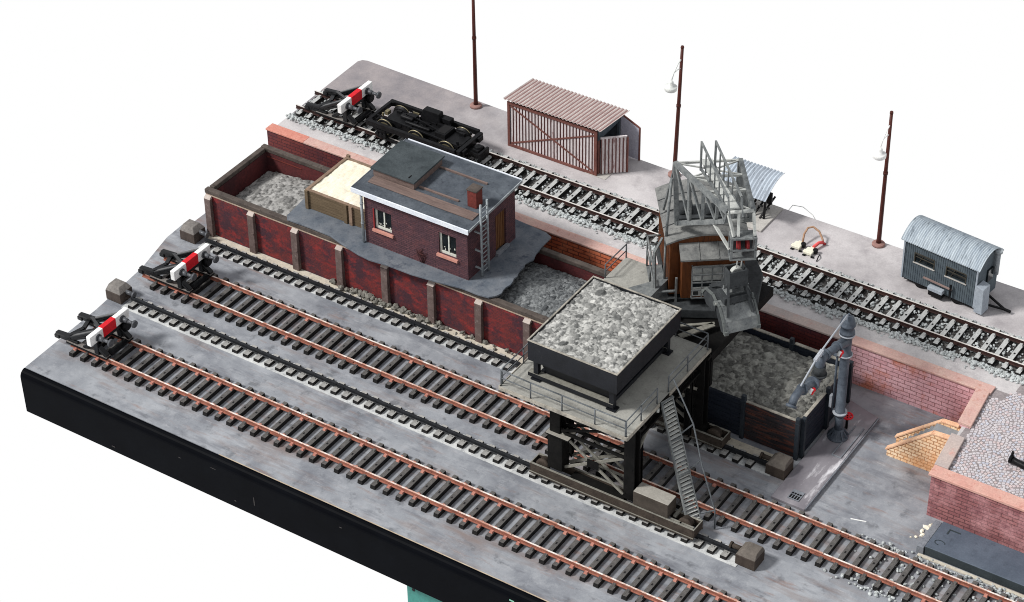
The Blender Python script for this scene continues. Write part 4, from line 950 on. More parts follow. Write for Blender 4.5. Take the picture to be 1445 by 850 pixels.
# side gangway and ladder left of the cab
mb = MB(); mb.box(-.78, -.03, -2.6, .2, 5.76, 5.84); mb.box(-.62, .35, .201, 1.1, 5.4, 5.48); cb(mb, 'gangway', 'cranegrey')
mb = MB()
for p in ((-.75, -2.55), (-.75, -1.2), (-.75, .15)): mb.tube([(*p, 5.84), (*p, 7.6)], .05, 6)
mb.tube([(-.75, -2.55, 7.6), (-.75, .15, 7.6)], .05, 6); mb.tube([(-.75, -2.55, 6.8), (-.75, .15, 6.8)], .04, 6); mb.tube([(-.75, -2.55, 7.6), (-.1, -2.55, 7.6)], .05, 6); mb.tube([(-.75, -2.55, 7.1), (-.1, -2.55, 7.1)], .04, 6)
mb.bar((-.66, .2, 5.3), (-.75, .12, 8.6), .12, .12); mb.bar((-.75, .12, 8.55), (-.3, -.6, 8.85), .1, .1); mb.bar((.3, .3, 5.3), (.3, .3, 7.15), .1, .1)
for z in (5.55, 5.95, 6.35): mb.bar((-.6, .25, z), (.3, .25, z), .14, .06)
cb(mb, 'gangway_railing', 'cranegrey')
# jib: two tapering lattice sides, deep at the root, tied by cross members
RL, RR = Vector((.2, -.65, 13.0)), Vector((3.2, -.65, 13.0)); TL, TR = Vector((2.05, 3.45, 13.0)), Vector((3.2, 3.4, 13.0))
BL, BR = Vector((.35, -.65, 9.62)), Vector((3.1, -.65, 9.62)); EL, ER = Vector((2.0, 3.2, 12.35)), Vector((3.15, 3.2, 12.35))
for s, (a, b, c, d) in enumerate(((RL, TL, BL, EL), (RR, TR, BR, ER))):
    mb = MB(); mb.bar(a, b, .2, .22); mb.bar(c, d, .2, .2); mb.bar(a, c, .22, .22); mb.bar(b, d, .16, .16)
    for k in range(4):
        t = k/3.7; t2 = (k+1)/3.7 if k < 3 else 1
        mb.bar(a.lerp(b, t), c.lerp(d, t), .14, .14)
        mb.bar(a.lerp(b, t), c.lerp(d, min(1, t2)), .11, .11)
    cb(mb, 'jib_side', 'cranegrey')
mb = MB()
for t in (0, .3, .6, 1): mb.bar(RL.lerp(TL, t), RR.lerp(TR, t), .10, .10)
for t in (0, .35, .7): mb.bar(BL.lerp(EL, t), BR.lerp(ER, t), .10, .10)
for t, t2 in ((0, .3), (.3, 0), (.3, .6), (.6, 1)): mb.bar(RL.lerp(TL, t), RR.lerp(TR, t2), .06, .07)
cb(mb, 'jib_tie', 'cranelt')
def zrail(t): return 14.5-.75*t
mb = MB(); mb.hexa([(1.32, -.65, 13.1), (1.9, -.65, 13.1), (2.6, 3.35, 13.1), (2.08, 3.4, 13.1), (1.32, -.65, 13.15), (1.9, -.65, 13.15), (2.6, 3.35, 13.15), (2.08, 3.4, 13.15)]); wk = cb(mb, 'jib_walkway', 'cranelt')
for (p, q) in (((1.28, .05), (2.05, 3.4)), ((1.93, .05), (2.64, 3.35))):
    P0, P1 = Vector((*p, 0)), Vector((*q, 0)); mb = MB()
    mb.bar(P0+Vector((0, 0, 13.1)), P1+Vector((0, 0, 13.1)), .09, .12)
    mb.bar(P0+Vector((0, .0, 14.5)), P1+Vector((0, 0, 13.75)), .08, .11)
    for k in range(7):
        t = k/6; a = P0.lerp(P1, t); mb.bar(a+Vector((0, 0, 13.1)), a+Vector((0, 0, zrail(t))), .08 if k else .13, .06)
    mb.bar(P0+Vector((0, -.1, 12.95)), P0+Vector((0, -.1, 14.5)), .12, .09)
    mb.bar(P1+Vector((0, 0, 13.75)), P1+Vector((.05, .35, 12.9)), .06, .06)
    cb(mb, 'walkway_rail', 'cranegrey')
mb = MB()
for a, b in ((TL, (2.3, 3.85, 11.95)), (TR, (3.25, 3.85, 11.95)), ((2.55, 3.4, 13.0), (2.5, 3.85, 11.95)), (BL.lerp(EL, .75), (2.2, 3.5, 11.0))): mb.bar(a, b, .13, .1)
mb.tube([TL, TR], .09, 8); cb(mb, 'tip_hanger', 'cranelt')
mb = MB()
u0, u1, v0, v1, z0, z1 = 2.15, 3.35, 3.35, 4.0, 10.7, 11.92
mb.box(u0, u1, v0, v1, z1-.1, z1); mb.box(u0, u1, v0, v1, z0, z0+.1); mb.box(u0, u1, v1-.12, v1, 11.2, 11.32)
for u in (u0, u1-.12):
    for v in (v0, v1-.12): mb.box(u, u+.12, v, v+.12, z0+.1, z1-.1)
tb = cb(mb, 'pulley_block', 'cranegrey', bevel=.015)
for u in (2.55, 2.95):
    mb = MB(); mb.lathe((u, 3.66, 11.4), [(.3, -.06), (.36, -.06), (.3, 0), (.36, .06), (.3, .06)], 18, axis='x'); cb(mb, 'pulley', 'frame_red', tb)
mb = MB(); mb.box(u0+.1, u1-.1, v0+.05, v0+.09, z0+.1, z1-.1); cb(mb, 'back_plate', 'cranedk', tb)
mb = MB()
for p, q in (((.9, -1.7), .35), ((2.1, -1.5), .28)): mb.lathe((p[0], p[1], 9.75), [(q, -.3), (q, .3)], 18, axis='x')
mb.box(.4, 2.8, -2.2, -1.1, 9.3, 9.55); cb(mb, 'winch', 'cranedk')
mb = MB(); mb.tube([(-.12, -.5, 9.0), (-.14, -.3, 9.9), (.05, -.6, 12.2)], .07, 8); mb.tube([(-.16, -.5, 6.2), (-.16, -.5, 9.0)], .06, 8); mb.bar((-.05, -2.4, 9.2), (.2, -.65, 12.9), .1, .1); mb.bar((3.6, -2.6, 9.2), (3.2, -.65, 12.9), .1, .1); cb(mb, 'backstay', 'cranegrey')

# ------------------------------------------------------------------ clamshell grab hanging from the jib
GO = Vector((28.42, 11.92, 0)); GD = Vector((.6, .8, 0)); GE = Vector((.8, -.6, 0))
def gw(p): return GO+GE*p[0]+GD*p[1]+Vector((0, 0, p[2]))
gr = thing('clamshell_grab', tuple(gw((0, 0, 6.4))), 'open grey clamshell grab hanging from the jib beside the deck', 'grab')
def cg(mb, name, mats, parent=None, bevel=0): mb.xform(gw); return mb.build(name, mats, parent or gr, bevel=bevel)
mb = MB()
for dv in (-.1, .12): mb.tube([(.05, .2+dv, 10.72), (.05, .12+dv, 9.6)], .028, 6)
cg(mb, 'rope', 'cranelt')
mb = MB(); mb.box(-.32, .36, -.42, .5, 8.85, 8.95); mb.box(-.32, -.24, -.42, .5, 8.951, 9.75); mb.box(.28, .36, -.42, .5, 8.951, 9.75); mb.box(-.239, .279, -.42, -.34, 8.951, 9.72); mb.box(-.239, .279, .42, .5, 8.951, 9.72)
hd = cg(mb, 'head_block', 'cranedk', bevel=.015)
mb = MB(); mb.lathe((.02, .05, 9.5), [(.24, -.1), (.3, -.1), (.24, 0), (.3, .1), (.24, .1)], 16, axis='x'); cg(mb, 'pulley', 'cranelt', hd)
mb = MB()
for y in (-.6, .66): mb.bar((-.1, y*.6, 8.98), (-1.25, y, 8.0), .12, .16); mb.bar((.1, y*.6, 8.98), (.75, y, 7.6), .12, .16)
mb.bar((.15, -.1, 8.9), (.55, -.2, 6.9), .12, .1)
cg(mb, 'hanger_arm', 'cranedk')
mb = MB(); mb.box(-.45, .42, -.66, .72, 8.06, 8.42, 0, 0); mb.box(-.3, .3, -.5, .6, 8.421, 8.52, 0, 1)
for k in range(5): mb.bar((-.2+.05*k, -.45+.25*k, 8.52), (-.35+.12*k, -.35+.25*k, 8.78), .07, .05, m=1)
mb.box(-.6, -.46, -.4, .5, 8.1, 8.3, 1)
cg(mb, 'centre_block', ['cranedk', 'cranegrey'], bevel=.02)
def jaw(P, lip, lip_pale=False):
    """one bucket half: dusty shell plate between two dark side cheeks, hung from the pivot and swung open"""
    n = len(P); mb = MB()
    for y in (-.84, .84): mb.add([(a, y-.03, b) for a, b in P]+[(a, y+.03, b) for a, b in P], [list(range(n)), [n+k for k in range(n)][::-1]]+[[k, (k+1) % n, n+(k+1) % n, n+k] for k in range(n)], 0)
    for k in range(lip):
        a, b = P[k], P[k+1]; mb.bar((a[0], 0, a[1]), (b[0], 0, b[1]), 1.61, .05, up=(0, 1, 0) if False else (0, 0, 1), m=1)
    for y in (-.86, .86):
        for k in range(lip): mb.bar((P[k][0], y, P[k][1]+.02), (P[k+1][0], y, P[k+1][1]+.02), .1, .1, m=2)
    mb.box(min(p[0] for p in P[lip:lip+1])-.08, min(p[0] for p in P[lip:lip+1])+.08, -.9, -.7, P[lip][1]-.04, P[lip][1]+.14, 2); mb.box(P[lip][0]-.08, P[lip][0]+.08, .7, .9, P[lip][1]-.04, P[lip][1]+.14, 2)
    return cg(mb, 'jaw', ['cranedk', 'cranegrey' if lip_pale else 'cranedk', 'grabgrey'])
jaw([(.05, 8.0), (.35, 7.95), (.85, 7.4), (1.05, 6.9), (.65, 6.8), (.1, 7.4)], 3, True)
jaw([(-.05, 8.0), (-.4, 8.15), (-1.2, 7.95), (-1.5, 7.5), (-1.05, 7.15), (-.1, 7.4)], 3)
mb = MB(); mb.tube([(0, -.98, 7.95), (0, .98, 7.95)], .12, 12); cg(mb, 'pivot', 'grabgrey')

# ------------------------------------------------------------------ dark plank bunker
root = thing('plank_bunker', (28.5, 14.5, 0), 'blue black plank coal bunker between the gantry and the water crane', 'bunker')
def planks(name, a, b, z1, th, mats, n=8, z0=.03):
    mb = MB(); h = (z1-z0)/n
    for k in range(n): mb.bar((*a, z0+h*(k+.5)), (*b, z0+h*(k+.5)), th, h-.02)
    mb.bar((*a, (z0+z1)/2), (*b, (z0+z1)/2), th*.6, z1-z0-.02)
    return mb.build(name, mats, root)
planks('front_planks', (24.2, 12.02), (29.2, 12.02), 2.2, .14, 'dk_plank'); planks('front_planks', (29.34, 12.02), (32.12, 12.02), 2.2, .14, 'dk_plank_rust')
planks('end_planks', (32.2, 12.2), (32.2, 14.55), 2.25, .14, 'dk_plank'); planks('end_planks', (32.2, 14.75), (32.2, 17.1), 2.4, .14, 'dk_plank')
planks('back_planks', (24.2, 17.2), (29.0, 17.2), 2.15, .14, 'dk_plank'); planks('back_planks', (29.2, 17.2), (32.1, 17.2), 2.15, .14, 'dk_plank')
mb = MB()
for a, b, y in ((24.2, 29.0, 17.2), (29.2, 32.1, 17.2)): mb.box(a, b, y-.075, y+.1, 2.151, 2.2)
mb.box(29.36, 32.1, 11.96, 12.1, 2.201, 2.24); mb.box(32.13, 32.28, 12.25, 14.5, 2.251, 2.29); mb.box(32.13, 32.28, 14.8, 17.0, 2.401, 2.44)
mb.build('dusty_top', 'rim', root)
for x, y, z in ((29.25, 11.92, 2.62), (32.14, 11.9, 2.5), (32.32, 12.16, 2.45), (32.33, 14.65, 2.55), (29.1, 17.05, 2.55), (32.3, 17.0, 2.5), (25.5, 17.05, 2.5), (26.4, 11.92, 2.5)):
    mb = MB(); mb.box(x-.1, x+.1, y-.1, y+.1, .003, z); mb.box(x-.12, x+.12, y-.12, y+.12, z-.35, z-.28); mb.build('post', 'dk_post', root, bevel=.015)
heap('coal_heap', [(24.3, 12.1), (32.1, 12.1), (32.1, 17.1), (24.3, 17.1)], lambda u, v: 1.5+.25*v+.25*math.sin(PI*u)*math.sin(PI*v)+.12*noise.noise(Vector((u*5, v*4, 2))), 'coal_d', 'grey brown coal heap filling the blue black plank bunker', 'coal heap', group='coal heaps in the bunkers', seed=4, lump=.22, amp=.1, base=.05, res=.05, dens=.8)

# ------------------------------------------------------------------ drain slab and water crane
root = thing('drain_slab', (33.2, 12.8, 0), 'glossy lilac grey drain slab with small grate under the water crane', 'slab')
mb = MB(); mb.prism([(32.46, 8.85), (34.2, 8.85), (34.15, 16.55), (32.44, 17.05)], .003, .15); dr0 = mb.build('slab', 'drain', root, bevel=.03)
mb = MB(); mb.box(34.201, 34.25, 8.9, 16.5, .003, .19); mb.box(33.5, 33.56, 12.9, 15.4, .151, .2); mb.box(33.56, 34.0, 12.9, 12.96, .151, .2); mb.box(33.94, 34.0, 12.961, 15.4, .151, .2); mb.build('edge_strip', 'zinc_dk', dr0)
mb = MB(); mb.box(33.15, 33.72, 9.15, 9.82, .151, .19, 0); g = mb.build('grate', 'zinc_dk', root)
mb = MB()
for k in range(4): mb.box(33.19+k*.13, 33.28+k*.13, 9.2, 9.46, .1905, .194); mb.box(33.19+k*.13, 33.28+k*.13, 9.5, 9.62, .1905, .194)
mb.build('grate_slot', 'black', g)
wx, wy = 33.13, 14.3
root = thing('water_crane', (wx, wy, .15), 'tall grey blue water crane with hinged spout over the dark bunker', 'water crane')
mb = MB(); mb.lathe((wx, wy, .152), [(.52, 0), (.52, .06), (.3, .12), (.24, .5)], 20)
for k in range(10):
    a = 2*PI*k/10; mb.bar((wx+.5*math.cos(a), wy+.5*math.sin(a), .22), (wx+.2*math.cos(a), wy+.2*math.sin(a), .62), .05, .08)
mb.build('base', 'watercrane', root)
mb = MB(); mb.lathe((wx, wy, .5), [(.2, 0), (.2, 1.1)], 18); mb.build('stand_pipe', 'watercrane', root)
mb = MB(); mb.lathe((wx, wy, 1.55), [(.2, 0), (.33, .0), (.33, .12), (.24, .14), (.23, 3.3), (.22, 3.5), (.32, 3.52), (.32, 3.62), (.25, 3.64), (.27, 4.7), (.36, 4.72), (.36, 4.82), (.3, 4.84)], 22); col = mb.build('column', 'watercrane', root)
mb = MB(); mb.lathe((wx, wy, 6.4), [(.3, 0), (.36, .02), (.36, .1), (.31, .14), (.31, .42), (.37, .44), (.37, .52), (.34, .54), (.33, .68), (.27, .85), (.16, .96), (.03, 1.0)], 22); mb.lathe((wx, wy, 7.36), [(.06, 0), (.05, .14)], 8); mb.build('dome_cap', 'watercrane', col)
mb = MB()
for z, r in ((1.62, .35), (5.1, .35), (6.3, .38)): mb.lathe((wx, wy, z), [(r, 0), (r, .07)], 22)
mb.build('flange', 'watercrane_lt', col)
mb = MB(); mb.tube([(wx-.36, wy-.1, 1.7), (wx-.36, wy-.1, 5.0)], .04, 8); mb.tube([(wx-.42, wy+.16, 1.75), (wx-.42, wy+.16, 5.0)], .03, 8); mb.box(wx-.5, wx-.3, wy-.2, wy+.2, 4.95, 5.03); mb.build('control_rod', 'watercrane', root)
mb = MB(); mb.box(wx-.55, wx-.42, wy-.12, wy+.1, 1.8, 2.5); mb.build('bracket', 'watercrane_lt', root)
am = MB(); am.tube([(wx, wy-.2, 6.0), (wx, wy-1.0, 6.22), (wx, wy-2.3, 6.62)], [.27, .2, .19], 16); am.tube([(wx, wy-.95, 6.2), (wx, wy-1.05, 6.23)], .28, 16); am.tube([(wx, wy-2.2, 6.59), (wx, wy-2.32, 6.63)], .28, 16)
am.tube([(wx, wy-2.3, 6.62), (wx, wy-2.6, 6.62), (wx, wy-2.72, 6.4), (wx, wy-2.72, 5.9)], .23, 16)
arm = am.build('arm', 'watercrane', root)
mb = MB(); mb.tube([(wx, wy-2.72, 6.3), (wx, wy-2.72, 5.7)], .28, 16); mb.tube([(wx, wy-2.72, 5.85), (wx, wy-2.72, 5.75)], .36, 16); mb.build('swivel', 'cranedk', arm)
mb = MB(); mb.tube([(wx, wy-2.72, 5.74), (wx, wy-2.9, 5.62), (wx, wy-3.4, 5.7), (wx, wy-4.1, 5.98), (wx, wy-4.75, 6.2), (wx, wy-5.15, 6.12), (wx, wy-5.4, 5.85)], [.2, .21, .2, .19, .19, .19, .18], 16)
mb.tube([(wx, wy-3.3, 5.67), (wx, wy-3.42, 5.71)], .34, 16); mb.tube([(wx, wy-4.35, 6.07), (wx, wy-4.45, 6.1)], .28, 16)
mb.tube([(wx, wy-5.38, 5.87), (wx, wy-5.47, 5.77)], .26, 16); mb.build('spout', 'watercrane', root)
mb = MB(); mb.tube([(wx, wy-.15, 7.5), (wx, wy-2.9, 7.1), (wx, wy-4.6, 6.4)], .045, 8); mb.bar((wx, wy-2.6, 7.1), (wx, wy-3.3, 6.98), .16, .14); mb.bar((wx, wy-2.7, 6.85), (wx, wy-2.9, 7.1), .1, .12); mb.build('stay_rod', 'watercrane_lt', root)
for y, z in ((wy-1.25, 6.12), (wy-4.0, 5.82)):
    mb = MB(); mb.tube([(wx+.18, y, z), (wx+.34, y, z-.04)], .13, 12, 0); mb.tube([(wx+.34, y, z-.04), (wx+.38, y, z-.05)], .14, 12, 1); mb.tube([(wx+.25, y+.1, z-.03), (wx+.3, y+.24, z-.06)], .1, 10, 1); mb.build('signal_lamp', ['white', 'red'], root)
mb = MB(); hw = Vector((wx+.08, wy+.75, .86))
mb.tube([(hw.x, hw.y, .16), (hw.x, hw.y, .86)], .07, 8, 1)
nrm = 16
mb.tube([(hw.x+.25*math.cos(2*PI*k/nrm), hw.y+.25*math.sin(2*PI*k/nrm), .9) for k in range(nrm+1)], .045, 8, 0, caps=False)
for k in range(4): mb.bar((hw.x-.24*math.cos(PI*k/4), hw.y-.24*math.sin(PI*k/4), .9), (hw.x+.24*math.cos(PI*k/4), hw.y+.24*math.sin(PI*k/4), .9), .05, .04)
mb.build('hand_wheel', ['red', 'black'], root)
# ------------------------------------------------------------------ corrugated shed
def corrugated(name, x0, x1, n, prof, mats, root, amp=.035, th=.03, m=0, valley=None):
    """sheet whose ridges follow prof, a list of (y, z); waves run along x"""
    mb = MB(); st = n*4; vs = []; W = len(prof)
    for i in range(st+1):
        x = x0+(x1-x0)*i/st; w = amp*(.5+.5*math.cos(2*PI*i/4))
        for k, (y, z) in enumerate(prof):
            a = prof[max(0, k-1)]; b = prof[min(W-1, k+1)]; d = Vector((b[0]-a[0], b[1]-a[1])).normalized(); nn = (-d.y, d.x)
            vs.append((x, y+nn[0]*w, z+nn[1]*w))
    o = len(vs); vs += [(x, y, z-th) for x, y, z in vs]
    fs = []
    for i in range(st):
        for k in range(W-1):
            a = i*W+k; fs.append((a, a+W, a+W+1, a+1)); fs.append((o+a, o+a+1, o+a+W+1, o+a+W))
    for i in range(st): a = i*W; fs.append((a, o+a, o+a+W, a+W)); a = i*W+W-1; fs.append((a, a+W, o+a+W, o+a))
    for k in range(W-1): a = k; fs.append((a, a+1, o+a+1, o+a)); a = st*W+k; fs.append((a, o+a, o+a+1, a+1))
    mb.add(vs, fs, m)
    if valley is not None:
        for i in range(st):
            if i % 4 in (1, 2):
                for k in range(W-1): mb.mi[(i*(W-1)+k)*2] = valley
    return mb.build(name, mats, root)
sx0, sx1, sy0, sy1 = 7.98, 13.62, 24.2, 26.65
root = thing('corrugated_shed', (10.8, 25.4, ZD), 'worn maroon corrugated shed with both end doors open on the back strip', 'shed')
def wavy_wall(name, a, b, z0, z1, n, mats, parent, amp=.05, zt=None):
    """upright corrugated panel between ground points a and b, ridges alternate material"""
    a = Vector((*a, 0)); b = Vector((*b, 0)); d = (b-a).normalized(); nn = Vector((d.y, -d.x, 0)); L = (b-a).length
    mb = MB()
    for k in range(n):
        s0, s1 = L*k/n, L*(k+1)/n; q = (s1-s0)
        zz0 = z1 if zt is None else z1+(zt-z1)*(k/n); zz1 = z1 if zt is None else z1+(zt-z1)*((k+1)/n)
        for (u0, u1, h0, h1, m) in ((0, .2, 0, 0, 0), (.2, .32, 0, 1, 0), (.32, .9, 1, 1, 1), (.9, 1, 1, 0, 0)):
            p0 = a+d*(s0+q*u0)+nn*amp*h0; p1 = a+d*(s0+q*u1)+nn*amp*h1; r0 = p0-nn*(amp*h0+.03); r1 = p1-nn*(amp*h1+.03)
            zu0, zu1 = zz0+(zz1-zz0)*u0, zz0+(zz1-zz0)*u1
            up = lambda p, z: (p.x, p.y, z)
            mb.hexa([up(p0, z0), up(p1, z0), up(r1, z0), up(r0, z0), up(p0, zu0), up(p1, zu1), up(r1, zu1), up(r0, zu0)], m)
    remove_inner(mb)
    return mb.build(name, mats, parent)
wavy_wall('front_sheet', (sx0+.12, sy0+.06), (sx1-.12, sy0+.06), ZD+.15, 5.1, 27, ['shed', 'shed_white'], root, amp=.07)
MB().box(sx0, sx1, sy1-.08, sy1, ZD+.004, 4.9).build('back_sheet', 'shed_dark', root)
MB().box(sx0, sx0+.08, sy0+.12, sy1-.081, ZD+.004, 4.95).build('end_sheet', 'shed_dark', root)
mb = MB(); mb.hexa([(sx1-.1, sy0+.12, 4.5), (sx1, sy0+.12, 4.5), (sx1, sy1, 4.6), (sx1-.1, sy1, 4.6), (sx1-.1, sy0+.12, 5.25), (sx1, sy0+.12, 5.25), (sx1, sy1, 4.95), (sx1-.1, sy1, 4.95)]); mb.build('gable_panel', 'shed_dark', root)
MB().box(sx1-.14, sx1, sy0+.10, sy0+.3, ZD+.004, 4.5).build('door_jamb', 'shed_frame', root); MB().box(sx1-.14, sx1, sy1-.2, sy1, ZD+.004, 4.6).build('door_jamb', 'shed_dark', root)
def frame(a, b, w=.14): 
    MB().bar(a, b, w, .07, up=(0, -1, 0)).build('frame_bar', 'shed_frame', root, bevel=.01)
y = sy0-.035
frame((sx0+.07, y, ZD+.004), (sx0+.07, y, 5.2), .16); frame((sx1-.08, y, ZD+.004), (sx1-.08, y, 5.2), .18)
frame((sx0+.15, y, ZD+.09), (sx1-.17, y, ZD+.09), .16); frame((sx0+.15, y, 5.1), (sx1-.17, y, 5.1), .18)
for a, b in (((sx0+.2, y-.01, 4.95), (sx1-.22, y-.01, ZD+.22)), ((sx0+.2, y+.012, ZD+.22), (sx1-.2, y+.012, 4.85))):
    MB().bar(a, b, .09, .03, up=(0, -1, 0)).build('cross_brace', 'shed_frame', root)
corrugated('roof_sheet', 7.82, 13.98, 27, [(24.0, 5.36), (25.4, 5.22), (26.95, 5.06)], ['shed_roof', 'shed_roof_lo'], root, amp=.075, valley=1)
MB().box(12.9, 14.2, 24.1, 26.3, ZD+.004, ZD+.03).build('floor_plate', 'pad', root)
dn = thing('shed_door', (13.65, 24.35, ZD), '', 'door'); bpy.data.objects.remove(dn)
d1 = wavy_wall('door', (13.72, 24.42), (14.75, 25.32), ZD+.04, 4.62, 7, ['shed', 'shed_white'], root)
mb = MB(); mb.bar((13.70, 24.40, 4.66), (14.78, 25.34, 4.66), .1, .08); mb.build('door_rail', 'shed_white', d1)
mb = MB(); mb.bar((14.80, 25.36, ZD+.03), (14.80, 25.36, 4.6), .09, .09); mb.build('door_rail', 'shed_frame', d1)
MB().hexa([(13.622, 26.6, ZD+.1), (14.75, 26.62, ZD+.06), (14.75, 26.68, ZD+.06), (13.622, 26.66, ZD+.1), (13.622, 26.6, 4.95), (14.75, 26.62, 4.4), (14.75, 26.68, 4.4), (13.622, 26.66, 4.95)]).build('door', 'lilac', root)
mb = MB(); mb.bar((14.79, 26.65, ZD+.03), (14.79, 26.65, 4.45), .08, .08); mb.bar((13.63, 26.63, 4.98), (14.79, 26.65, 4.44), .08, .07); mb.build('door_rail', 'shed_frame', root)

# ------------------------------------------------------------------ lamp posts
def lamp_post(loc, label, lamp='lampw'):
    root = thing('lamp_post', loc, label, 'lamp post', 'brown lamp posts along the back edge'); H = 8.0; x, y, z = loc
    mb = MB(); mb.lathe((x, y, z), [(.34, .004), (.34, .1), (.3, .14), (.16, .16)], 20); mb.build('base', 'pole_base', root)
    mb = MB(); mb.tube([(x, y, z+.1), (x, y, z+.4), (x, y, z+4.4), (x, y, z+H)], [.14, .12, .10, .08], 12); mb.tube([(x, y, z+4.35), (x, y, z+4.5)], .125, 12); mb.lathe((x, y, z+H-.02), [(.1, 0), (.08, .1)], 10); mb.build('pole', 'polebr', root)
    if 15 < x < 20: root.rotation_euler = (0, math.radians(1.6), 0)       # leans a little
    if not lamp: return
    mb = MB(); mb.tube([(x, y-.05, z+7.3), (x, y-.35, z+7.2), (x, y-.75, z+6.85), (x, y-.95, z+6.5)], .035, 8); mb.tube([(x, y-.05, z+6.75), (x, y-.4, z+6.85), (x, y-.7, z+6.85)], .03, 8); mb.build('arm', lamp, root)
    ls = MB().lathe((x, y-.98, z+6.05), [(.31, -.12), (.33, -.1), (.34, .08), (.31, .12), (.14, .13), (.13, .36), (.07, .46)], 20).build('lamp_shade', lamp, root)
    MB().lathe((x, y-.98, z+5.9), [(.26, .0), (.29, .025)], 18).build('bulb_glass', 'lampg' if lamp == 'lampw' else lamp, ls)
lamp_post((4.3, 26.5, ZD), 'tall brown lamp post on the back strip behind the locomotive chassis', None)
lamp_post((17.08, 26.45, ZD), 'tall brown lamp post with white lamp between the maroon shed and the brown crane cab')
lamp_post((29.1, 26.5, ZD), 'tall brown lamp post on the back strip beside the slate grey trailer', 'white')

# ------------------------------------------------------------------ shelter with curved roof
root = thing('cycle_shelter', (22, 25.5, ZD), 'small open shelter with curved silver corrugated roof behind the crane', 'shelter')
MB().box(20.4, 23.5, 24.25, 26.7, ZD+.004, ZD+.1).build('pad', 'pad', root, bevel=.015)
prof = [(24.75+2.05*k/8, 3.95+.62*math.sin(PI*.62*k/8)) for k in range(9)]
corrugated('roof_sheet', 20.5, 23.42, 15, prof, ['shelter_roof'], root, amp=.06)
for x in (20.9, 22.1, 23.1):
    mb = MB(); mb.bar((x, 25.3, ZD+.1), (x, 25.45, 4.2), .1, .1); mb.bar((x, 25.4, 3.7), (x, 24.85, 3.95), .06, .06); mb.bar((x, 25.4, 3.7), (x, 26.6, 4.3), .06, .06); mb.build('post', 'black', root)
mb = MB()
for k in range(6):
    x = 20.9+k*.4; mb.bar((x, 25.2, ZD+.1), (x+.3, 26.3, 3.3), .08, .08); mb.bar((x+.3, 25.2, 3.2), (x, 26.3, ZD+.1), .08, .08)
mb.box(20.8, 23.2, 25.9, 26.0, 3.0, 3.7); mb.build('rack', 'black', root)
# ------------------------------------------------------------------ track feed clips and their wire
def clip(loc, label):
    root = thing('feed_clip', loc, label, 'wire clip', 'cream track feed clips'); x, y, z = loc
    mb = MB(); mb.box(x-.24, x+.2, y-.3, y+.2, z+.06, z+.2); mb.box(x-.12, x+.1, y+.2, y+.34, z+.06, z+.18); mb.box(x-.32, x-.24, y-.2, y, z+.06, z+.16); mb.build('body', 'cream', root, bevel=.02)
    mb = MB(); mb.lathe((x+.24, y+.1, z+.2), [(.13, -.14), (.13, .06)], 12); mb.bar((x-.26, y-.34, z+.03), (x-.1, y-.34, z+.03), .1, .06); mb.bar((x+.2, y-.32, z+.03), (x+.36, y-.3, z+.03), .1, .06); mb.build('screw', 'black', root)
clip((25.72, 24.15, ZD+.004), 'cream feed clip with the brown wire end beside the raised track')
clip((26.48, 24.0, ZD+.004), 'cream feed clip with the red sleeve beside the raised track')
root = thing('feed_wire', (26.2, 24.8, ZD), 'brown wire loop with red sleeve joining two cream clips', 'wire')
mb = MB(); mb.tube([(25.83, 24.4, ZD+.16), (25.72, 24.75, ZD+.45), (25.72, 25.15, ZD+.6), (25.92, 25.35, ZD+.62), (26.3, 25.3, ZD+.5), (26.6, 25.1, ZD+.26), (26.72, 24.98, ZD+.14)], .055, 8); mb.build('wire', 'wire_br', root)
mb = MB(); mb.tube([(26.5, 24.3, ZD+.2), (26.6, 24.7, ZD+.26), (26.70, 24.98, ZD+.16)], .085, 8); mb.build('sleeve', 'wire_red', root)
mb = MB(); mb.tube([(26.66, 24.98, ZD+.12), (26.86, 24.98, ZD+.1)], .07, 8); mb.build('sleeve_end', 'frame_red', root)
mb = MB(); mb.tube([(27.1, 23.5, ZD+.03), (27.05, 23.8, ZD+.14), (26.98, 24.1, ZD+.03)], .03, 6); o = mb.build('wire_end', 'black', None); tag(o, 'short black wire end poking up beside the cream clips', 'wire')

# ------------------------------------------------------------------ site trailer
TRZ = math.atan2(-.45, 4.12); tl = Vector((31.42, 24.29, 0)); TX = Vector((math.cos(TRZ), math.sin(TRZ), 0)); TY = Vector((-math.sin(TRZ), math.cos(TRZ), 0))
def tw(p): return tl+TX*p[0]+TY*p[1]+Vector((0, 0, p[2]))
root = thing('site_trailer', tuple(tw((2.07, 1, ZD))), 'slate grey boarded trailer hut with pale arched roof on the back strip', 'trailer')
def tb_(mb, name, mats, parent=None, bevel=0): mb.xform(tw); return mb.build(name, mats, parent or root, bevel=bevel)
L, Wd = 4.16, 2.05; z0 = 2.66; ze = 4.98
def ztr(y): return ze+.52*(1-((y-Wd/2)/(Wd/2))**2)
mb = MB(); H1 = (.62, 1.75, 3.86, 4.42); H2 = (2.42, 3.55, 3.82, 4.38)
wall_with_holes(mb, 0, L, z0, ze, 0, .08, [H1, H2]); remove_inner(mb); tb_(mb, 'front_wall', 'trailer')
mb = MB(); mb.box(0, L, Wd-.08, Wd, z0, ze); tb_(mb, 'back_wall', 'trailer')
for x in (0, L-.08):
    P = [(.081, z0), (Wd-.081, z0)]+[(Wd-.081-(Wd-.162)*k/10, ztr(Wd-.081-(Wd-.162)*k/10)-.03) for k in range(11)]
    n = len(P); mb = MB(); mb.add([(x, a, b) for a, b in P]+[(x+.08, a, b) for a, b in P], [list(range(n)), [n+i for i in range(n)]]+[[i, (i+1) % n, n+(i+1) % n, n+i] for i in range(n)]); tb_(mb, 'end_wall', 'trailer')
mb = MB()
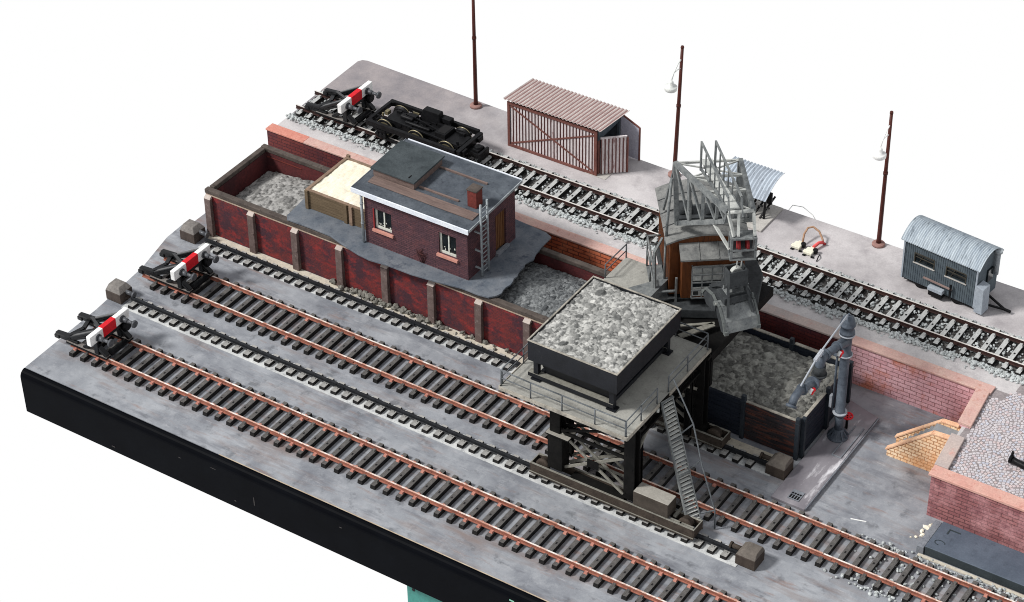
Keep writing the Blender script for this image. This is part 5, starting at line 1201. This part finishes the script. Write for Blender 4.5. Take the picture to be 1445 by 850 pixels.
for k in range(1, 34):
    x = k*L/34
    if not any(h[0]-.03 < x < h[1]+.03 for h in (H1, H2)): mb.box(x-.012, x+.012, -.018, -.001, z0, ze)
    else: mb.box(x-.012, x+.012, -.018, -.001, z0, 3.78); mb.box(x-.012, x+.012, -.018, -.001, 4.44, ze)
tb_(mb, 'board_strip', 'trailer')
for h in (H1, H2):
    mb = MB(); x0, x1, a, b = h; mb.box(x0-.05, x1+.05, -.05, .06, a-.05, a-.003); f = tb_(mb, 'window', 'pad')
    mb = MB(); mb.box(x0+.001, x1-.001, .05, .06, a, b); tb_(mb, 'pane', 'glass', f)
    mb = MB(); mb.bar((x0, .02, (a+b)/2+.06), (x1, .02, (a+b)/2+.02), .03, .05); mb.bar((x0+.25, .02, a), (x0+.5, .02, b), .03, .03); mb.box(x0-.02, x0+.03, -.022, .05, a, b); mb.box(x1-.03, x1+.02, -.022, .05, a, b); mb.box(x0+.03, x1-.03, -.022, .05, b-.04, b+.02); tb_(mb, 'window_bar', 'tr_bar', f)
for x in (-.02, L-.06):
    mb = MB(); mb.box(x, x+.08, -.05, -.002, z0, ze); tb_(mb, 'corner_strip', 'box_grey')
# arched corrugated roof
mb = MB(); st = 38*4; vs = []; Wn = 12
for i in range(st+1):
    x = -.16+(L+.3)*i/st; w = .05*(.5+.5*math.cos(2*PI*i/4))
    for k in range(Wn+1):
        y = -.12+(Wd+.24)*k/Wn; q = (y-Wd/2)/(Wd/2+.12); vs.append((x, y, ze-.03+.60*(1-q*q)+w))
o = len(vs); vs += [(x, y, z-.05) for x, y, z in vs]; fs = []; W = Wn+1
for i in range(st):
    for k in range(Wn): a = i*W+k; fs += [(a, a+W, a+W+1, a+1), (o+a, o+a+1, o+a+W+1, o+a+W)]
    for a in (i*W, i*W+Wn): fs.append((a, o+a, o+a+W, a+W))
for k in range(Wn):
    for a in (k, st*W+k): fs.append((a, a+1, o+a+1, o+a))
mb.add(vs, fs); tb_(mb, 'roof_sheet', 'tr_roof')
mb = MB(); mb.tube([(L+.18, 1.55, 3.9), (L+.18, 1.55, 5.2)], .12, 12); mb.tube([(L+.18, 1.55, 5.2), (L+.18, 1.55, 5.32)], .2, 12); mb.bar((L, 1.55, 4.2), (L+.18, 1.55, 4.2), .1, .1); tb_(mb, 'stove_pipe', 'zinc')
mb = MB(); mb.hexa([(L+.03, -.1, z0-.2), (L+.5, -.1, z0-.2), (L+.5, .55, z0-.2), (L+.03, .55, z0-.2), (L+.03, -.1, 4.05), (L+.45, -.1, 3.95), (L+.45, .55, 3.95), (L+.03, .55, 4.05)]); tb_(mb, 'gas_box', 'box_grey', bevel=.03)
mb = MB(); mb.box(L+.001, L+.1, .9, 1.4, 3.7, 4.4); tb_(mb, 'end_window', 'glass')
mb = MB(); mb.bar((1.28, -.12, 3.26), (2.9, -.12, 3.22), .1, .06); mb.build; tb_(mb, 'bench_board', 'board_br')
mb = MB(); mb.box(1.66, 2.5, -.32, -.03, 2.78, 3.0); tb_(mb, 'step_box', 'box_grey', bevel=.03)
mb = MB(); mb.box(1.72, 2.46, -.28, .1, 2.5, 2.775); mb.box(.1, L-.1, .1, Wd-.1, 2.52, 2.655); mb.bar((2.85, -.14, 2.75), (2.85, -.14, 3.5), .08, .08); tb_(mb, 'underframe', 'black')
for x in (1.0, 3.1):
    for y in (.12, Wd-.22): 
        mb = MB(); mb.lathe((x, y, ZD+.28), [(.1, -.04), (.28, -.05), (.28, .1), (.1, .1)], 18, axis='y'); tb_(mb, 'wheel', 'black')
mb = MB(); mb.bar((L, .6, 2.6), (L+1.15, .98, 2.5), .1, .08); mb.bar((L, 1.4, 2.6), (L+1.15, 1.0, 2.5), .1, .08); mb.bar((L+1.1, .99, 2.5), (L+1.5, .99, 2.5), .12, .1); tb_(mb, 'drawbar', 'black')
mb = MB(); mb.bar((-.4, 1.0, 2.5), (.05, 1.0, 2.6), .1, .1); tb_(mb, 'rear_hitch', 'black')
mb = MB(); mb.bar((-.07, .25, 2.45), (-.07, .25, 3.2), .08, .08); tb_(mb, 'prop_leg', 'black')

# ------------------------------------------------------------------ locomotive chassis
root = thing('locomotive_chassis', (4.2, 21.7, ZD), 'black six wheeled locomotive chassis without body on the raised track', 'chassis')
cx0, cx1, cy0, cy1, cz = 1.15, 7.3, 20.45, 22.95, 3.72
mb = MB(); t = .2
mb.box(cx0, cx0+t, cy0+.25, cy1-.25, 3.45, cz); mb.box(cx0, cx1-.3, cy0, cy0+t, 3.4, cz); mb.box(cx0, cx1-.3, cy1-t, cy1, 3.4, cz)
mb.bar((cx0+.1, cy0+.3, 3.58), (cx0+.35, cy0+.1, 3.58), t, .25); mb.bar((cx0+.1, cy1-.3, 3.58), (cx0+.35, cy1-.1, 3.58), t, .25)
mb.box(cx1-.3, cx1-.05, cy0+.1, cy1-.1, 3.3, cz-.06); mb.box(cx1-.05, cx1+.1, cy0+.3, cy0+.7, 3.35, 3.62); mb.box(cx1-.05, cx1+.1, cy1-.7, cy1-.3, 3.35, 3.62)
fr = mb.build('frame', 'black', root, bevel=.025)
mb = MB(); mb.box(1.9, 3.6, 21.15, 22.4, 3.2, 3.62); mb.box(3.6, 5.3, 21.25, 22.3, 3.2, 3.55); mb.box(5.85, 6.9, 21.2, 22.25, 3.2, 3.58)
mb.box(5.1, 5.8, 21.35, 22.3, 3.3, 3.8); mb.build('motor_block', 'black', root, bevel=.03)
mb = MB(); mb.box(5.2, 5.7, 21.45, 22.2, 3.801, 3.815); mb.build('recess', 'sl_hole', root)
mb = MB(); mb.hexa([(3.4, 22.2, 3.3), (4.9, 22.2, 3.3), (4.9, 22.75, 3.3), (3.4, 22.75, 3.3), (3.7, 22.3, 4.25), (4.75, 22.3, 4.25), (4.75, 22.7, 4.25), (3.7, 22.7, 4.25)]); mb.box(4.75, 5.4, 22.4, 22.8, 3.7, 4.0); mb.box(2.9, 3.5, 21.9, 22.2, 3.62, 3.85); mb.lathe((2.9, 21.8, 3.7), [(.13, -.3), (.13, .5)], 10, axis='x'); mb.lathe((3.9, 21.5, 3.65), [(.1, -.8), (.1, .8)], 8, axis='x')
mb.build('gear_housing', 'black', root, bevel=.03)
mb = MB()
for k in range(26): 
    random.seed(k); x = random.uniform(1.7, 6.9); y = random.uniform(21.0, 22.6); s = random.uniform(.06, .2); mb.box(x-s, x+s, y-s*.5, y+s*.5, 3.5, 3.62+random.uniform(0, .14))
mb.bar((1.4, 21.2, 3.7), (6.8, 21.0, 3.68), .06, .08); mb.bar((3.3, 22.0, 3.75), (5.2, 21.6, 3.75), .07, .07); mb.build('fittings', 'black', root)
mb = MB(); mb.box(1.55, 1.75, 21.7, 22.0, 3.5, 3.72); mb.box(1.5, 1.58, 21.5, 21.6, 3.5, 3.7); mb.box(2.9, 3.3, 22.45, 22.52, 3.6, 3.72); mb.build('brass_contact', 'brass', root)
for x in (2.15, 4.2, 6.2):
    for y, s in ((20.98, -1), (22.34, 1)):
        mb = MB(); 
        mb.lathe((x, y, ZD+.42+.5), [(.30, -.04*s), (.44, -.05*s), (.5, -.03*s), (.5, .09*s), (.56, .1*s), (.56, .15*s), (.42, .16*s), (.30, .12*s)], 28, 0, axis='y')
        w = mb.build('wheel', 'black', root)
        mb = MB(); mb.lathe((x, y, ZD+.42+.5), [(.53, .1*s), (.566, .105*s), (.566, .15*s), (.53, .152*s)], 28, axis='y'); mb.build('tyre', 'brass', w)
mb = MB()
for x in (2.15, 4.2, 6.2):
    mb.box(x-.3, x+.3, cy0+.02, cy0+.2, 2.85, 3.35)
    for k in range(3): mb.lathe((x-.25+k*.25, cy0+.0, 3.1), [(.12, -.05), (.12, .1)], 8, axis='y')
    mb.bar((x-.55, cy0+.1, 3.3), (x+.55, cy0+.1, 3.3), .1, .1); mb.bar((x-.45, cy0+.1, 2.95), (x+.45, cy0+.1, 2.95), .08, .08)
mb.box(2.4, 6.0, cy0+.06, cy0+.16, 2.78, 2.9); mb.build('axle_guard', 'black', root, bevel=.015)
mb = MB(); mb.box(7.25, 8.0, 21.3, 22.1, 3.05, 3.35); mb.box(7.5, 7.9, 21.4, 22.0, 3.35, 3.5); mb.box(7.95, 8.1, 21.25, 22.15, 2.95, 3.42); mb.lathe((7.7, 21.7, 3.4), [(.25, 0), (.2, .2)], 12); mb.build('coupling', 'black', root, bevel=.02)
mb = MB(); mb.box(.45, 1.15, 21.55, 21.85, 3.0, 3.15); mb.box(.4, .5, 21.45, 21.95, 2.9, 3.2); mb.build('coupling', 'black', root, bevel=.02)

# ------------------------------------------------------------------ ballast and rubble
def rock(mb, c, s, m=0):
    o = len(mb.v); b = []
    t = (1+5**.5)/2
    if not hasattr(rock, 'ico'):
        bm = bmesh.new(); bmesh.ops.create_icosphere(bm, subdivisions=1, radius=1); rock.ico = ([v.co.copy() for v in bm.verts], [[v.index for v in f.verts] for f in bm.faces]); bm.free()
    V, F = rock.ico; a = random.uniform(0, PI); sc = (random.uniform(.6, 1.3), random.uniform(.6, 1.2), random.uniform(.5, .95)); rx = Matrix.Rotation(a, 3, 'Z') @ Matrix.Rotation(random.uniform(-.6, .6), 3, 'X')
    mb.add([Vector(c)+rx @ Vector((v.x*sc[0], v.y*sc[1], v.z*sc[2]))*s*random.uniform(.78, 1.12) for v in V], F, m)
random.seed(9)
mb = MB(); mb.box(-3.9, 50, 20.25, 23.0, ZD+.004, ZD+.012); struct(mb.build('shade_strip', 'gap_shade'))  # dark strip added for the black shadow between the sleepers
mb = MB()
def far(x): return 1.0
yc = 20.8+.86
for k in range(7600):
    x = random.uniform(-4.0, 46)
    r = random.random()
    if r < .42: y = 20.8-.5-abs(random.gauss(0, .22)); z = ZD+random.uniform(.0, .12)
    elif r < .80: y = random.uniform(20.35, 22.95); z = ZD+random.uniform(.0, .14)
    else: y = 20.8+1.72+.5+abs(random.gauss(0, .07)); z = ZD+random.uniform(-.02, .08)
    if y < 19.55: continue
    rock(mb, (x, y, z), random.uniform(.045, .12), random.choice((0, 0, 0, 1)))
o = stuff(mb.build('ballast', ['ballast', 'ballast2'])); tag(o, 'pale loose ballast stones around the raised back track', 'ballast')
mb = MB()
MB_ = [(3.95, 23.0)]
for k in range(420):
    x = random.uniform(36.5, 45); y = random.choice((random.uniform(6.0, 8.6), random.uniform(5.6, 6.1), random.gauss(8.75, .12))); 
    if x < 38.5 and random.random() < (38.5-x)/2: continue
    rock(mb, (x, y, random.uniform(.0, .1)), random.uniform(.05, .12), random.choice((0, 0, 1)))
o = stuff(mb.build('loose_ballast', ['ballast', 'ballast2'])); tag(o, 'loose pale ballast between the middle rails beside the dark slab', 'ballast')
MBs = MB()
mb = MB()
for k in range(170):
    x = random.choice((random.gauss(9.2, .7), random.gauss(11.2, .8), random.uniform(5, 17), random.gauss(7.6, .6))); y = 11.5-abs(random.gauss(0, .16))-.05
    rock(mb, (x, min(y, 11.42), random.uniform(.02, .2)), random.uniform(.07, .2), 0)
o = stuff(mb.build('rubble', 'rubble')); tag(o, 'grey rubble spilled along the foot of the brick bunker', 'rubble')
random.seed(2); mb = MB()
for x, y, s in ((39.42, 10.85, .2), (39.3, 10.55, .17), (39.48, 10.3, .16), (39.25, 10.05, .1), (39.5, 11.05, .14), (39.05, 9.9, .06)): rock(mb, (x, y, .02), s)
o = stuff(mb.build('plaster_crumbs', 'sand')); tag(o, 'cream plaster crumbs beside the end of the dark slab', 'crumbs')
# splinter on the yard
mb = MB(); mb.bar((36.2, 9.55, .02), (36.9, 9.75, .02), .05, .03); o = mb.build('white_splinter', 'white'); tag(o, 'thin white splinter lying on the open yard before the dock steps', 'splinter')
mb = MB(); mb.tube([(23.6, 26.95, ZD-.3), (23.9, 27.0, ZD+.25), (24.5, 27.0, ZD+.35), (25.1, 26.95, ZD+.1), (25.3, 26.9, ZD-.1)], .02, 6); o = mb.build('loose_wire', 'lampw'); tag(o, 'thin pale wire looping over the back edge beside the shelter', 'wire')

# ------------------------------------------------------------------ camera, light, world
cam_d = bpy.data.cameras.new('camera'); cam = bpy.data.objects.new('camera', cam_d); COL.objects.link(cam)
Rr = ((0.83744626, 0.54636583, -0.01296674), (0.32200595, -0.5124496, -0.79605752), (-0.44158343, 0.66248003, -0.60508205))
ux, uy, uz = [Vector(r) for r in Rr]
mw = Matrix.Identity(4)
for i in range(3): mw[i][0] = ux[i]; mw[i][1] = -uy[i]; mw[i][2] = -uz[i]
mw.translation = (67.71, -65.32, 73.46)
cam.matrix_world = mw
cam_d.sensor_width = 36; cam_d.lens = 36*3333.29/1445; cam_d.clip_start = 1; cam_d.clip_end = 2000
S.camera = cam
sd = bpy.data.lights.new('sun', 'SUN'); sd.energy = SUN_E; sd.angle = math.radians(SUN_A); sd.color = (1, .985, .96)
sun = bpy.data.objects.new('sun', sd); COL.objects.link(sun)
sdir = Vector((-.53, -.46, .71)).normalized()
sun.rotation_euler = sdir.to_track_quat('Z', 'Y').to_euler()
w = bpy.data.worlds.new('World'); S.world = w; w.use_nodes = True
nt = w.node_tree; bg = nt.nodes['Background']
tc = nt.nodes.new('ShaderNodeTexCoord'); sp = nt.nodes.new('ShaderNodeSeparateXYZ'); nt.links.new(tc.outputs['Generated'], sp.inputs[0])
mr = nt.nodes.new('ShaderNodeMapRange'); mr.inputs['From Min'].default_value = -.12; mr.inputs['From Max'].default_value = .25; nt.links.new(sp.outputs[2], mr.inputs[0])
mx = nt.nodes.new('ShaderNodeMix'); mx.data_type = 'RGBA'; nt.links.new(mr.outputs[0], mx.inputs[0]); mx.inputs[6].default_value = (1.0, 1.0, 1.0, 1); mx.inputs[7].default_value = (SKY*.97, SKY*.99, SKY*1.03, 1)
nt.links.new(mx.outputs[2], bg.inputs[0]); bg.inputs[1].default_value = 1.0
S.view_settings.view_transform = 'Standard'; S.view_settings.look = 'None'; S.view_settings.exposure = 0; S.view_settings.gamma = 1
S.cycles.max_bounces = 6; S.cycles.filter_width = 1.0
